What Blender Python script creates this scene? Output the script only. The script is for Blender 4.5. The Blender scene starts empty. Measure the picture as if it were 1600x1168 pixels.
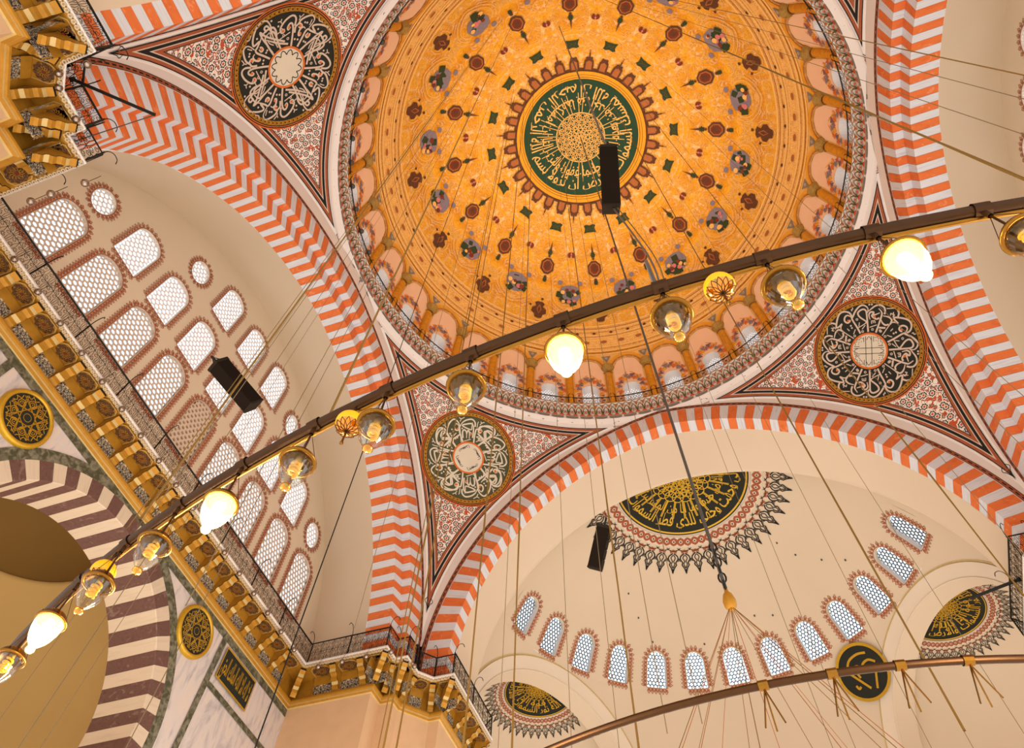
import bpy, math, random
from math import sin, cos, pi, radians as rad, sqrt, atan2, acos, hypot
from mathutils import Vector as V, Matrix
from mathutils.geometry import tessellate_polygon
random.seed(7)
sc = bpy.context.scene
COL = sc.collection
# ------------------------------------------------------------------ camera
cam_d = bpy.data.cameras.new('camera'); cam = bpy.data.objects.new('camera', cam_d); COL.objects.link(cam)
CX, CY = 0.3906, -10.8437
rows = [[0.9432832431616331, 0.3304567903235772, 0.031859580968848764],
        [0.27811770187230456, -0.8389762092977021, 0.46772798092238],
        [0.18129331779119495, -0.43233925332023426, -0.8832980827346809]]
M = Matrix(rows).transposed().to_4x4(); M.translation = V((CX, CY, 0)); cam.matrix_world = M
cam_d.sensor_fit = 'HORIZONTAL'; cam_d.sensor_width = 36; cam_d.lens = 1094.41 * 36 / 1600
cam_d.shift_y = -50 / 1600; cam_d.clip_end = 400; cam_d.clip_start = .05
sc.camera = cam
# ------------------------------------------------------------------ world, light, exposure
w = bpy.data.worlds.new('world'); sc.world = w; w.use_nodes = True
nt = w.node_tree; bg = nt.nodes['Background']
tc = nt.nodes.new('ShaderNodeTexCoord'); sx = nt.nodes.new('ShaderNodeSeparateXYZ'); rp = nt.nodes.new('ShaderNodeValToRGB')
nt.links.new(tc.outputs['Generated'], sx.inputs[0]); mr = nt.nodes.new('ShaderNodeMapRange')
mr.inputs[1].default_value = -1; nt.links.new(sx.outputs[2], mr.inputs[0]); nt.links.new(mr.outputs[0], rp.inputs[0])
rp.color_ramp.elements[0].position = .44; rp.color_ramp.elements[0].color = (.80, .71, .61, 1)      # lower half added as stand-in for warm bounce off the floor
rp.color_ramp.elements[1].position = .54; rp.color_ramp.elements[1].color = (.62, .69, .745, 1)     # overcast sky
nt.links.new(rp.outputs[0], bg.inputs[0]); bg.inputs[1].default_value = 1.9
sc.view_settings.view_transform = 'Standard'; sc.view_settings.look = 'None'
sc.view_settings.gamma = 1; sc.view_settings.use_curve_mapping = False
sc.view_settings.exposure = 0.22
sc.cycles.max_bounces = 7; sc.cycles.diffuse_bounces = 4; sc.cycles.transparent_max_bounces = 14
sc.cycles.sample_clamp_indirect = 6; sc.cycles.caustics_reflective = False; sc.cycles.caustics_refractive = False
def lamp_light(name, loc, power, color, size):
    l = bpy.data.lights.new(name, 'POINT'); l.energy = power; l.color = color; l.shadow_soft_size = size
    o = bpy.data.objects.new(name, l); o.location = loc; COL.objects.link(o); return o
# the other lit lamps of the great ring (below the frame) light the dome from underneath
for k in range(8):
    a_ = rad(k * 45 + 20)
    lamp_light('ring_lamps_glow', (.6 + 8.2 * cos(a_), 8.2 * sin(a_), 2.2), 600, (1, .74, .42), .5)
for x, y, z, e in ((-19.2, 3.4, 8.5, 170), (-19.2, -2.8, 8.5, 170)):
    lamp_light('aisle_lamps_glow', (x, y, z), e, (1, .6, .25), .4)
# spots added all round to brighten the dome; floodlights stand on one side only
for k in range(16):
    a_ = rad(k * 22.5 + 5)
    l = bpy.data.lights.new('dome_fill_spot', 'SPOT'); l.energy = 620; l.color = (1, .80, .52); l.shadow_soft_size = .3; l.spot_size = rad(95); l.spot_blend = 1
    o = bpy.data.objects.new('dome_fill_spot', l); COL.objects.link(o); p_ = V((12.6 * cos(a_), 12.6 * sin(a_), 37.3)); o.location = p_
    o.rotation_euler = (V((-5 * cos(a_), -5 * sin(a_), 48)) - p_).to_track_quat('-Z', 'Y').to_euler()

# ------------------------------------------------------------------ materials
MATS = {}
def nodes(name):
    m = bpy.data.materials.new(name); m.use_nodes = True; t = m.node_tree; MATS[name] = m
    return m, t, t.nodes['Principled BSDF']
def setin(b, k, v):
    if k in b.inputs: b.inputs[k].default_value = v
def N(t, typ, **k):
    n = t.nodes.new('ShaderNode' + typ)
    for a, v in k.items(): setattr(n, a, v)
    return n
def math_(t, op, a, b=None, c=None, clamp=False):
    n = N(t, 'Math', operation=op); n.use_clamp = clamp
    for i, v in enumerate((a, b, c)):
        if v is None: continue
        if isinstance(v, (int, float)): n.inputs[i].default_value = v
        else: t.links.new(v, n.inputs[i])
    return n.outputs[0]
def mix(t, f, a, b):
    n = N(t, 'Mix', data_type='RGBA')
    for i, v in ((0, f), (6, a), (7, b)):
        if isinstance(v, tuple): n.inputs[i].default_value = (*v[:3], 1)
        elif isinstance(v, (int, float)): n.inputs[i].default_value = v
        else: t.links.new(v, n.inputs[i])
    return n.outputs[2]
def noise(t, vec, scale, detail=2, dist=0, dim='3D', rough=.5):
    n = N(t, 'TexNoise', noise_dimensions=dim); n.inputs['Scale'].default_value = scale
    n.inputs['Detail'].default_value = detail; n.inputs['Distortion'].default_value = dist; n.inputs['Roughness'].default_value = rough
    if vec is not None: t.links.new(vec, n.inputs['Vector'])
    return n.outputs[0]
def uvn(t, sx_=1, sy_=1, rot=0):
    u = N(t, 'UVMap'); mp = N(t, 'Mapping'); mp.inputs['Scale'].default_value = (sx_, sy_, 1); mp.inputs['Rotation'].default_value = (0, 0, rot)
    t.links.new(u.outputs[0], mp.inputs[0]); return mp.outputs[0]
def objc(t):
    return N(t, 'TexCoord').outputs['Object']
def ramp(t, f, stops):
    r = N(t, 'ValToRGB'); e = r.color_ramp.elements
    while len(e) < len(stops): e.new(.5)
    for i, (p_, c) in enumerate(stops): e[i].position = p_; e[i].color = (*c, 1)
    t.links.new(f, r.inputs[0]); return r.outputs[0]
def bump(t, b, h, s=.3, d=.03):
    n = N(t, 'Bump'); n.inputs['Strength'].default_value = s; n.inputs['Distance'].default_value = d
    t.links.new(h, n.inputs['Height']); t.links.new(n.outputs[0], b.inputs['Normal'])
def plain(name, c, rough=.8, metal=0, var=.12, scale=1.5, bmp=.1, spec=.3, emit=0):
    m, t, b = nodes(name); n = noise(t, objc(t), scale, 4)
    c2 = tuple(max(0, v * (1 - var)) for v in c)
    t.links.new(mix(t, n, c2, tuple(min(1, v * (1 + var * .6)) for v in c)), b.inputs['Base Color'])
    setin(b, 'Roughness', rough); setin(b, 'Metallic', metal); setin(b, 'Specular IOR Level', spec)
    if bmp: bump(t, b, noise(t, objc(t), scale * 8, 3), bmp, .01)
    if emit:
        setin(b, 'Emission Color', (*c, 1)); setin(b, 'Emission Strength', emit)
    return m
plain('cream', (.66, .55, .43), var=.07, scale=.25, bmp=.05)
plain('pale_cream', (.72, .62, .52), var=.06, scale=.3, bmp=.05)
plain('white_plaster', (.80, .75, .75), var=.06, scale=.6, bmp=.05)
plain('white_reveal', (.80, .76, .76), var=.04)
plain('peach', (.88, .58, .40), var=.08, scale=.8)
plain('gold_paint', (.46, .22, .022), rough=.45, metal=.25, var=.3, scale=6)
plain('gold_pale', (.62, .46, .2), rough=.5, metal=.1, var=.2, scale=5)
plain('gilt', (.60, .36, .03), rough=.35, metal=.45, var=.2, scale=8)
plain('ochre', (.80, .36, .025), var=.2, scale=3)
plain('ochre_pale', (.86, .50, .15), var=.15, scale=4)
plain('ochre_column', (.70, .30, .02), var=.45, scale=5)
plain('capital_stone', (.42, .25, .06), var=.5, scale=9, bmp=.6)
plain('vermilion', (.55, .10, .025), var=.2, scale=5)
plain('orange_paint', (.66, .16, .03), var=.15, scale=5)
plain('brick_red', (.36, .10, .045), var=.3, scale=6)
plain('dark_red', (.20, .035, .015), var=.3, scale=5)
plain('brown', (.13, .045, .02), var=.5, scale=7)
plain('brown_light', (.42, .14, .045), var=.3, scale=6)
plain('dark_green', (.035, .055, .02), var=.4, scale=9)
plain('green_field', (.012, .055, .028), var=.15, scale=1, rough=.7)
plain('olive_field', (.075, .082, .042), var=.2, scale=1)
plain('black_field', (.018, .02, .016), var=.2, scale=1)
plain('black_paint', (.012, .011, .011), var=.2, bmp=0)
plain('charcoal', (.10, .09, .08), var=.2)
plain('grey_fringe', (.24, .22, .21), var=.3, scale=8)
plain('grey_lavender', (.24, .20, .26), var=.2, scale=7)
plain('mauve', (.20, .12, .16), var=.3, scale=7)
plain('rose', (.62, .2, .2), var=.2, scale=7)
plain('ivory', (.68, .62, .52), var=.08, bmp=0)
plain('ivory_pink', (.62, .50, .42), var=.08, bmp=0)
plain('mortar', (.34, .24, .2), var=.1)
plain('iron', (.012, .013, .012), rough=.5, metal=.4, bmp=0)
plain('steel_cable', (.12, .12, .12), rough=.5, metal=.6, bmp=0)
plain('rope', (.17, .09, .015), rough=.7, bmp=0)
plain('thin_wire', (.16, .11, .06), rough=.6, bmp=0)
plain('red_wire', (.30, .10, .03), rough=.6, bmp=0)
plain('brass', (.28, .13, .02), rough=.3, metal=1, var=.2, scale=30, bmp=0)
plain('dark_brass', (.055, .022, .006), rough=.35, metal=.55, var=.2, scale=20, bmp=0)
plain('lamp_brass', (.24, .11, .015), rough=.25, metal=.9, bmp=0)
plain('speaker_black', (.012, .008, .006), rough=.95, bmp=0, spec=.03)
plain('speaker_cap', (.022, .016, .012), rough=.9, bmp=0, spec=.03)
plain('pier_stone', (.66, .44, .27), var=.12, scale=2)
plain('chrome_ball', (.35, .28, .24), rough=.15, metal=.9, bmp=0)
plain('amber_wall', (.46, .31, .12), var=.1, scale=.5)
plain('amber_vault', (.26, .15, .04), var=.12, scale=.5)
plain('bulb_off', (.72, .40, .02), rough=.4, emit=.02, bmp=0)
plain('amber_reflector', (.10, .05, .012), rough=.3, metal=.5, bmp=0)
def bulb_on():
    m, t, b = nodes('bulb_on'); setin(b, 'Base Color', (1, .8, .4, 1)); setin(b, 'Emission Color', (1, .72, .30, 1)); setin(b, 'Emission Strength', 26)
bulb_on()
def glassy(name, tint, gl, rough=.03, lo=.08, hi=.9):
    m, t, b = nodes(name); t.nodes.remove(b); out = t.nodes['Material Output']
    tr = N(t, 'BsdfTransparent'); tr.inputs[0].default_value = (*tint, 1)
    g = N(t, 'BsdfGlossy'); g.inputs[0].default_value = (*gl, 1); g.inputs['Roughness'].default_value = rough
    lw = N(t, 'LayerWeight'); lw.inputs[0].default_value = .35
    f = math_(t, 'MULTIPLY_ADD', lw.outputs['Facing'], hi - lo, lo, clamp=True)
    ms = N(t, 'MixShader'); t.links.new(f, ms.inputs[0]); t.links.new(tr.outputs[0], ms.inputs[1]); t.links.new(g.outputs[0], ms.inputs[2])
    t.links.new(ms.outputs[0], out.inputs[0]); return m
glassy('window_glass', (.90, .96, 1.0), (.9, .95, 1), .2, .03, .5)
glassy('lamp_glass', (.90, .86, .78), (.9, .85, .75), .05, .04, .55)
glassy('amber_glass', (.95, .55, .05), (1, .7, .2), .1, .25, .9)
def lit_glass():
    # the ground glass bowl of a burning lamp gives off light
    m, t, b = nodes('lit_glass'); setin(b, 'Base Color', (1, .9, .6, 1)); setin(b, 'Emission Color', (1, .74, .30, 1)); setin(b, 'Emission Strength', 1.6)
    setin(b, 'Alpha', .5)
lit_glass()
def banded(name, base, dark, sxx, syy, lo=.42, hi=.62, var=(.9, .9, .9), wear=None):
    m, t, b = nodes(name)
    n = noise(t, uvn(t, sxx, syy), 1, 3, .3); n2 = noise(t, uvn(t, sxx * .35, syy * .5), 1, 2)
    c = mix(t, math_(t, 'MULTIPLY', math_(t, 'MULTIPLY_ADD', n, 6, -3.0, clamp=True), n2), base, dark)
    rr = noise(t, objc(t), .8, 1); c = mix(t, rr, c, mix(t, .5, c, tuple(min(1, v * 1.12) for v in base)))
    if wear:
        n3 = noise(t, uvn(t, 3.2, 2.6), 1, 5, 1.2); c = mix(t, math_(t, 'MULTIPLY_ADD', n3, 9, -5.3, clamp=True), c, wear)
    t.links.new(c, b.inputs['Base Color']); setin(b, 'Roughness', .75); setin(b, 'Specular IOR Level', .2)
    bump(t, b, n, .15, .01)
banded('orange_stone', (.68, .17, .05), (.50, .10, .025), 3, 1.5, wear=(.76, .27, .12))
banded('white_stone', (.63, .65, .73), (.36, .39, .47), 13, .9)
banded('porphyry', (.135, .07, .06), (.08, .035, .03), 9, 8, wear=(.22, .14, .12))
banded('pale_stone', (.58, .48, .38), (.46, .36, .28), 9, 1)
banded('brown_stone', (.17, .075, .035), (.10, .045, .02), 5, 5)
banded('tan_stone', (.50, .33, .19), (.40, .25, .14), 9, 1)
def marble():
    m, t, b = nodes('grey_marble'); c = objc(t)
    mp = N(t, 'Mapping'); mp.inputs['Scale'].default_value = (1, 1.6, .5); mp.inputs['Rotation'].default_value = (.3, 0, 0); t.links.new(c, mp.inputs[0])
    n = noise(t, mp.outputs[0], 1.1, 7, 2.2)
    t.links.new(ramp(t, n, [(.3, (.40, .37, .40)), (.5, (.60, .55, .56)), (.7, (.66, .56, .50))]), b.inputs['Base Color']); setin(b, 'Roughness', .45)
    m, t, b = nodes('green_marble'); n = noise(t, objc(t), 5, 6, .8); v = N(t, 'TexVoronoi'); v.inputs['Scale'].default_value = 6
    t.links.new(mix(t, math_(t, 'MULTIPLY_ADD', n, 5, -2.1, clamp=True), (.055, .06, .035), (.20, .19, .14)), b.inputs['Base Color']); setin(b, 'Roughness', .4)
marble()
def contour(t, vec, scale, width, dist=.0, off=.5):
    n = noise(t, vec, scale, 0, dist, '2D'); return math_(t, 'LESS_THAN', math_(t, 'ABSOLUTE', math_(t, 'SUBTRACT', n, off)), width)
def soft_contour(t, vec, scale, width, dist=0, off=.5, detail=0):
    n = noise(t, vec, scale, detail, dist, '2D'); a = math_(t, 'ABSOLUTE', math_(t, 'SUBTRACT', n, off))
    return math_(t, 'SUBTRACT', 1, math_(t, 'DIVIDE', a, width), clamp=True)
def dome_plaster():
    # painted stucco: ochre ground, pale raised scrolls
    m, t, b = nodes('dome_stucco'); u = uvn(t)
    l1 = soft_contour(t, u, .95, .055, 1.6); l2 = soft_contour(t, u, 1.5, .07, 2.0, .55); l3 = soft_contour(t, u, 1.25, .045, 1.0, .42)
    l4 = soft_contour(t, u, 4.5, .06, 1, .5)
    g = noise(t, u, .9, 3, .5, '2D')
    base = ramp(t, g, [(.3, (.74, .29, .012)), (.55, (.90, .42, .02)), (.75, (.84, .44, .05))])
    s = math_(t, 'MAXIMUM', l1, math_(t, 'MAXIMUM', l2, l3))
    s = math_(t, 'MULTIPLY', s, math_(t, 'MULTIPLY_ADD', noise(t, u, 1.6, 1, 0, '2D'), 5, -1.6, clamp=True))
    c = mix(t, math_(t, 'MULTIPLY', l4, .5), base, (.50, .17, .01))
    c = mix(t, math_(t, 'MULTIPLY', s, .85), c, (1.0, .64, .33))
    t.links.new(c, b.inputs['Base Color']); setin(b, 'Roughness', .6); setin(b, 'Specular IOR Level', .25)
    bump(t, b, math_(t, 'ADD', s, math_(t, 'MULTIPLY', l4, .4)), .7, .06)
dome_plaster()
def border_band():
    m, t, b = nodes('dome_border'); u = uvn(t)
    v = N(t, 'TexVoronoi', voronoi_dimensions='2D'); v.inputs['Scale'].default_value = 4.2; v.inputs['Randomness'].default_value = .35; t.links.new(u, v.inputs['Vector'])
    r = math_(t, 'ABSOLUTE', math_(t, 'SUBTRACT', v.outputs['Distance'], .32)); f = math_(t, 'LESS_THAN', r, .09)
    l = soft_contour(t, u, 5, .05, .8)
    c = mix(t, math_(t, 'MULTIPLY', f, .8), (.86, .46, .10), (.95, .64, .28)); c = mix(t, math_(t, 'MULTIPLY', l, .7), c, (.36, .15, .05))
    t.links.new(c, b.inputs['Base Color']); setin(b, 'Roughness', .6); bump(t, b, f, .5, .04)
border_band()
def floral():
    m, t, b = nodes('floral_white'); u = uvn(t)
    def flowers(scale, seed, rnd=.75):
        mp = N(t, 'Mapping'); mp.inputs['Location'].default_value = (seed, seed * 1.7, 0); t.links.new(u, mp.inputs[0])
        v = N(t, 'TexVoronoi', voronoi_dimensions='2D'); v.inputs['Scale'].default_value = scale; v.inputs['Randomness'].default_value = rnd
        t.links.new(mp.outputs[0], v.inputs['Vector'])
        sb = N(t, 'VectorMath', operation='SUBTRACT'); t.links.new(mp.outputs[0], sb.inputs[0]); t.links.new(v.outputs['Position'], sb.inputs[1])
        sp = N(t, 'SeparateXYZ'); t.links.new(sb.outputs[0], sp.inputs[0])
        a = math_(t, 'ARCTAN2', sp.outputs[1], sp.outputs[0])
        d = math_(t, 'DIVIDE', v.outputs['Distance'], math_(t, 'MULTIPLY_ADD', math_(t, 'COSINE', math_(t, 'MULTIPLY', a, 7)), .12, 1.0))
        return d
    d1 = flowers(2.1, 0); d2 = flowers(4.6, 3.3, .9)
    vine = math_(t, 'MAXIMUM', soft_contour(t, u, 1.6, .045, 1.6), soft_contour(t, u, 1.2, .03, 1.0, .44))
    vine = math_(t, 'GREATER_THAN', vine, .25)
    blot = math_(t, 'GREATER_THAN', noise(t, u, 2.6, 2, 1.4, '2D'), .665)
    c = (.82, .77, .72)
    c = mix(t, math_(t, 'MULTIPLY', math_(t, 'LESS_THAN', d2, .40), math_(t, 'GREATER_THAN', d2, .20)), c, (.05, .045, .05))
    c = mix(t, math_(t, 'LESS_THAN', d2, .13), c, (.45, .09, .03))
    c = mix(t, vine, c, (.48, .075, .02)); c = mix(t, blot, c, (.48, .075, .02))
    c = mix(t, math_(t, 'LESS_THAN', d1, .40), c, (.82, .77, .72))
    c = mix(t, math_(t, 'MULTIPLY', math_(t, 'LESS_THAN', d1, .31), math_(t, 'GREATER_THAN', d1, .19)), c, (.04, .04, .045))
    c = mix(t, math_(t, 'LESS_THAN', d1, .12), c, (.50, .09, .03))
    t.links.new(c, b.inputs['Base Color']); setin(b, 'Roughness', .8)
floral()
def arabesque(name, ground, line, scale, width):
    m, t, b = nodes(name); u = uvn(t)
    f = math_(t, 'MAXIMUM', contour(t, u, scale, width, 1.5), contour(t, u, scale * 1.5, width, 1.0, .45))
    t.links.new(mix(t, f, ground, line), b.inputs['Base Color']); setin(b, 'Roughness', .7)
arabesque('arabesque_black', (.015, .013, .02), (.62, .50, .34), 7, .045)
arabesque('arabesque_brown', (.05, .014, .008), (.42, .22, .03), 9, .018)

# ------------------------------------------------------------------ helpers
def tag(o, label=None, cat=None, group=None, kind=None):
    if label: o['label'] = label
    if cat: o['category'] = cat
    if group: o['group'] = group
    if kind: o['kind'] = kind
    return o
WORLD = set()      # parents whose parts are written in world coordinates
class MB:
    def __init__(s): s.v = []; s.f = []; s.m = []; s.uv = []
    def face(s, pts, mi=0, uv=None):
        n = len(s.v); s.v.extend(pts); s.f.append(tuple(range(n, n + len(pts)))); s.m.append(mi)
        s.uv.append(uv if uv else [(0, 0)] * len(pts))
    def grid(s, P, mi=0, UV=None, skip=None, flip=False):
        """P rows of points -> shared-vertex grid"""
        n0 = len(s.v); R, C = len(P), len(P[0])
        for r in P: s.v.extend(r)
        for i in range(R - 1):
            for j in range(C - 1):
                if skip and skip(i, j): continue
                q = [(i, j), (i, j + 1), (i + 1, j + 1), (i + 1, j)]
                if flip: q.reverse()
                s.f.append(tuple(n0 + a * C + b for a, b in q)); s.m.append(mi)
                s.uv.append([UV[a][b] for a, b in q] if UV else [(0, 0)] * 4)
    def ribbon(s, pts, w, mp, off=.03, mi=0, closed=False):
        """flat painted stroke of width w along 2D points, laid on a surface"""
        n = len(pts)
        if n < 2: return
        L = []; R = []
        for i, p in enumerate(pts):
            a = pts[i - 1] if (i > 0 or closed) else p
            b = pts[(i + 1) % n] if (i < n - 1 or closed) else p
            dx, dy = b[0] - a[0], b[1] - a[1]; l = hypot(dx, dy) or 1; ww = (w[i] if isinstance(w, list) else w) / 2
            nx, ny = -dy / l * ww, dx / l * ww
            L.append(mp(p[0] + nx, p[1] + ny, off)); R.append(mp(p[0] - nx, p[1] - ny, off))
        if closed: L.append(L[0]); R.append(R[0])
        s.grid([L, R], mi)
    def poly(s, pts, mp, off=.03, mi=0, uvs=1):
        tr = tessellate_polygon([[V((x, y, 0)) for x, y in pts]]); n0 = len(s.v)
        s.v.extend(mp(x, y, off) for x, y in pts)
        for t in tr: s.f.append(tuple(n0 + i for i in t)); s.m.append(mi); s.uv.append([(pts[i][0] * uvs, pts[i][1] * uvs) for i in t])
    def holed(s, loops, mp, off=0, mi=0):
        fl = [p for l in loops for p in l]
        tr = tessellate_polygon([[V((x, y, 0)) for x, y in l] for l in loops]); n0 = len(s.v)
        s.v.extend(mp(x, y, off) for x, y in fl)
        for t in tr: s.f.append(tuple(n0 + i for i in t)); s.m.append(mi); s.uv.append([fl[i] for i in t])
    def ring(s, cx, cy, r0, r1, mp, off=.03, mi=0, n=24, a0=0, a1=2 * pi):
        P = [[], []]
        for k in range(n + 1):
            a = a0 + (a1 - a0) * k / n
            for j, r in enumerate((r0, r1)): P[j].append(mp(cx + r * cos(a), cy + r * sin(a), off))
        s.grid(P, mi)
    def disc(s, cx, cy, r, mp, off=.03, mi=0, n=12, rings=1):
        if rings == 1: s.poly([(cx + r * cos(2 * pi * k / n), cy + r * sin(2 * pi * k / n)) for k in range(n)], mp, off, mi)
        else:
            for i in range(rings): s.ring(cx, cy, r * i / rings, r * (i + 1) / rings, mp, off, mi, n)
    def tube(s, pts, r, n=6, mi=0, cap=False):
        pts = [V(p) for p in pts]; P = []
        up = V((0, 0, 1)); prev = None
        for i, p in enumerate(pts):
            d = (pts[min(i + 1, len(pts) - 1)] - pts[max(i - 1, 0)]).normalized()
            if prev is None:
                x = d.cross(up if abs(d.z) < .95 else V((1, 0, 0))).normalized()
            else:
                x = (prev - d * prev.dot(d)).normalized()
            prev = x; y = d.cross(x); rr = r[i] if isinstance(r, list) else r
            P.append([p + x * rr * cos(2 * pi * k / n) + y * rr * sin(2 * pi * k / n) for k in range(n + 1)])
        s.grid(P, mi)
        if cap:
            for e in (P[0], P[-1]): s.face(e[:-1], mi)
    def box(s, c, ex, ey, ez, mi=0):
        c = V(c); P = {}
        for i in (-1, 1):
            for j in (-1, 1):
                for k in (-1, 1): P[i, j, k] = c + ex * i + ey * j + ez * k
        for q in ([(-1, -1, -1), (-1, 1, -1), (1, 1, -1), (1, -1, -1)], [(-1, -1, 1), (1, -1, 1), (1, 1, 1), (-1, 1, 1)],
                  [(-1, -1, -1), (1, -1, -1), (1, -1, 1), (-1, -1, 1)], [(1, -1, -1), (1, 1, -1), (1, 1, 1), (1, -1, 1)],
                  [(1, 1, -1), (-1, 1, -1), (-1, 1, 1), (1, 1, 1)], [(-1, 1, -1), (-1, -1, -1), (-1, -1, 1), (-1, 1, 1)]):
            s.face([P[x] for x in q], mi)
    def lathe(s, prof, n=20, mi=0, o=(0, 0, 0), a0=0, rib=0):
        o = V(o)
        s.grid([[o + V((r * (1 + (rib * cos(k * pi) if rib else 0)) * cos(a0 + 2 * pi * k / n), r * (1 + (rib * cos(k * pi) if rib else 0)) * sin(a0 + 2 * pi * k / n), z)) for k in range(n + 1)] for r, z in prof], mi)
    def mesh(s, name, mats):
        me = bpy.data.meshes.new(name); me.from_pydata([tuple(v) for v in s.v], [], s.f)
        for m in mats: me.materials.append(MATS[m])
        if len(mats) > 1: me.polygons.foreach_set('material_index', s.m)
        uv = me.uv_layers.new(name='UVMap'); flat = []
        for u in s.uv:
            for a in u: flat.extend(a)
        uv.data.foreach_set('uv', flat); return me
    def build(s, name, mats, parent=None, smooth=False, **k):
        if isinstance(mats, str): mats = [mats]
        me = s.mesh(name, mats)
        if smooth: me.polygons.foreach_set('use_smooth', [True] * len(me.polygons))
        me.update(); o = bpy.data.objects.new(name, me); COL.objects.link(o)
        if parent:
            o.parent = parent
            if parent.name in WORLD: o.matrix_parent_inverse = Matrix.Translation(-parent.location)
        return tag(o, **k)
def empty(name, loc=(0, 0, 0), **k):
    o = bpy.data.objects.new(name, None); o.location = loc; o.empty_display_size = .2; COL.objects.link(o); return tag(o, **k)
def kids(o): return [c for c in list(o.children)]
def copy_tree(o, parent=None):
    c = o.copy(); COL.objects.link(c); c.parent = parent
    for ch in kids(o): copy_tree(ch, c)
    return c
def inst(o, mat, parent):
    c = o.copy(); COL.objects.link(c); c.parent = parent; c.matrix_local = mat; return c
def smooth_path(pts, k=4):
    """Catmull-Rom"""
    if len(pts) < 3: return list(pts)
    out = []
    P = [pts[0]] + list(pts) + [pts[-1]]
    for i in range(1, len(P) - 2):
        a, b, c, d = P[i - 1], P[i], P[i + 1], P[i + 2]
        for j in range(k):
            t = j / k
            out.append(tuple(.5 * (2 * b[q] + (c[q] - a[q]) * t + (2 * a[q] - 5 * b[q] + 4 * c[q] - d[q]) * t * t + (3 * b[q] - a[q] - 3 * c[q] + d[q]) * t ** 3) for q in range(len(b))))
    out.append(tuple(pts[-1])); return out
# surface maps -----------------------------------------------------
def sph_map(c, R, th0, ph0, alpha=0):
    """decal coordinates (X, Y right-handed like the viewer's right/down when alpha fits) around a direction on a sphere, seen from inside"""
    c = V(c); th, ph = rad(th0), rad(ph0); al = rad(alpha)
    n = V((sin(th) * cos(ph), sin(th) * sin(ph), cos(th))); ed = V((cos(th) * cos(ph), cos(th) * sin(ph), -sin(th))); ep = V((-sin(ph), cos(ph), 0))
    ex = ed * cos(al) + ep * sin(al); ey = -ed * sin(al) + ep * cos(al)
    def f(x, y, off=0):
        r = hypot(x, y)
        if r < 1e-9: return c + n * (R - off)
        p = r / R; return c + (n * cos(p) + (ex * (x / r) + ey * (y / r)) * sin(p)) * (R - off)
    return f
def plane_map(o, ex, ey, n):
    o, ex, ey, n = V(o), V(ex), V(ey), V(n); return lambda x, y, off=0: o + ex * x + ey * y + n * off
def scaled(mp, s, rot=0):
    c, d = cos(rot) * s, sin(rot) * s; return lambda x, y, off=0: mp(x * c - y * d, x * d + y * c, off)
# Arabic lettering with the bundled font ---------------------------
AR = {}
for ch, code, n in (('ا', 0xFE8D, 2), ('ب', 0xFE8F, 4), ('ت', 0xFE95, 4), ('ة', 0xFE93, 2), ('ث', 0xFE99, 4), ('ج', 0xFE9D, 4), ('ح', 0xFEA1, 4), ('خ', 0xFEA5, 4), ('د', 0xFEA9, 2), ('ذ', 0xFEAB, 2),
                    ('ر', 0xFEAD, 2), ('ز', 0xFEAF, 2), ('س', 0xFEB1, 4), ('ش', 0xFEB5, 4), ('ص', 0xFEB9, 4), ('ض', 0xFEBD, 4), ('ط', 0xFEC1, 4), ('ظ', 0xFEC5, 4), ('ع', 0xFEC9, 4), ('غ', 0xFECD, 4),
                    ('ف', 0xFED1, 4), ('ق', 0xFED5, 4), ('ك', 0xFED9, 4), ('ل', 0xFEDD, 4), ('م', 0xFEE1, 4), ('ن', 0xFEE5, 4), ('ه', 0xFEE9, 4), ('و', 0xFEED, 2), ('ى', 0xFEEF, 2), ('ي', 0xFEF1, 4), ('ئ', 0xFE89, 4), ('ء', 0xFE80, 1)):
    AR[ch] = (code, n)
def shape(text):
    out = []
    for word in text.split(' '):
        word = word.replace('لا', '\u0001'); g = []
        for i, ch in enumerate(word):
            prev = word[i - 1] if i else None; nxt = word[i + 1] if i + 1 < len(word) else None
            pj = prev is not None and prev != '\u0001' and AR[prev][1] == 4
            if ch == '\u0001': g.append(chr(0xFEFC if pj else 0xFEFB)); continue
            code, n = AR[ch]; nj = n == 4 and nxt is not None and nxt != 'ء'
            k = 0 if not pj and not nj else (1 if pj and not nj else (2 if nj and not pj else 3)); g.append(chr(code + min(k, n - 1)))
        out.append(''.join(g))
    return ' '.join(out)[::-1]
def text_geo(text, size=1.0, res=2):
    c = bpy.data.curves.new('lettering', 'FONT'); c.body = shape(text); c.resolution_u = res; c.offset = .012
    o = bpy.data.objects.new('lettering', c); COL.objects.link(o); bpy.context.view_layer.update()
    me = o.to_mesh(); vs = [(v.co.x, v.co.y) for v in me.vertices]; fs = [tuple(p.vertices) for p in me.polygons]
    o.to_mesh_clear(); bpy.data.objects.remove(o)
    return vs, fs
def ring_text(mb, text, mp, rb, rt, a0, a1, off=.05, mi=0):
    """letters on a circle of radius rb whose tops reach inward to rt, filling angles a0..a1 (degrees, decreasing reading left to right)"""
    vs, fs = text_geo(text); x0 = min(v[0] for v in vs); x1 = max(v[0] for v in vs); n0 = len(mb.v); up = .75
    for x, y in vs:
        a = rad(a0 + (a1 - a0) * (x - x0) / (x1 - x0)); r = rb - (rb - rt) * y / up if y > 0 else rb - y * (rb - rt) * .35
        mb.v.append(mp(r * cos(a), r * sin(a), off))
    for f in fs: mb.f.append(tuple(n0 + i for i in f)); mb.m.append(mi); mb.uv.append([(0, 0)] * len(f))

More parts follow.
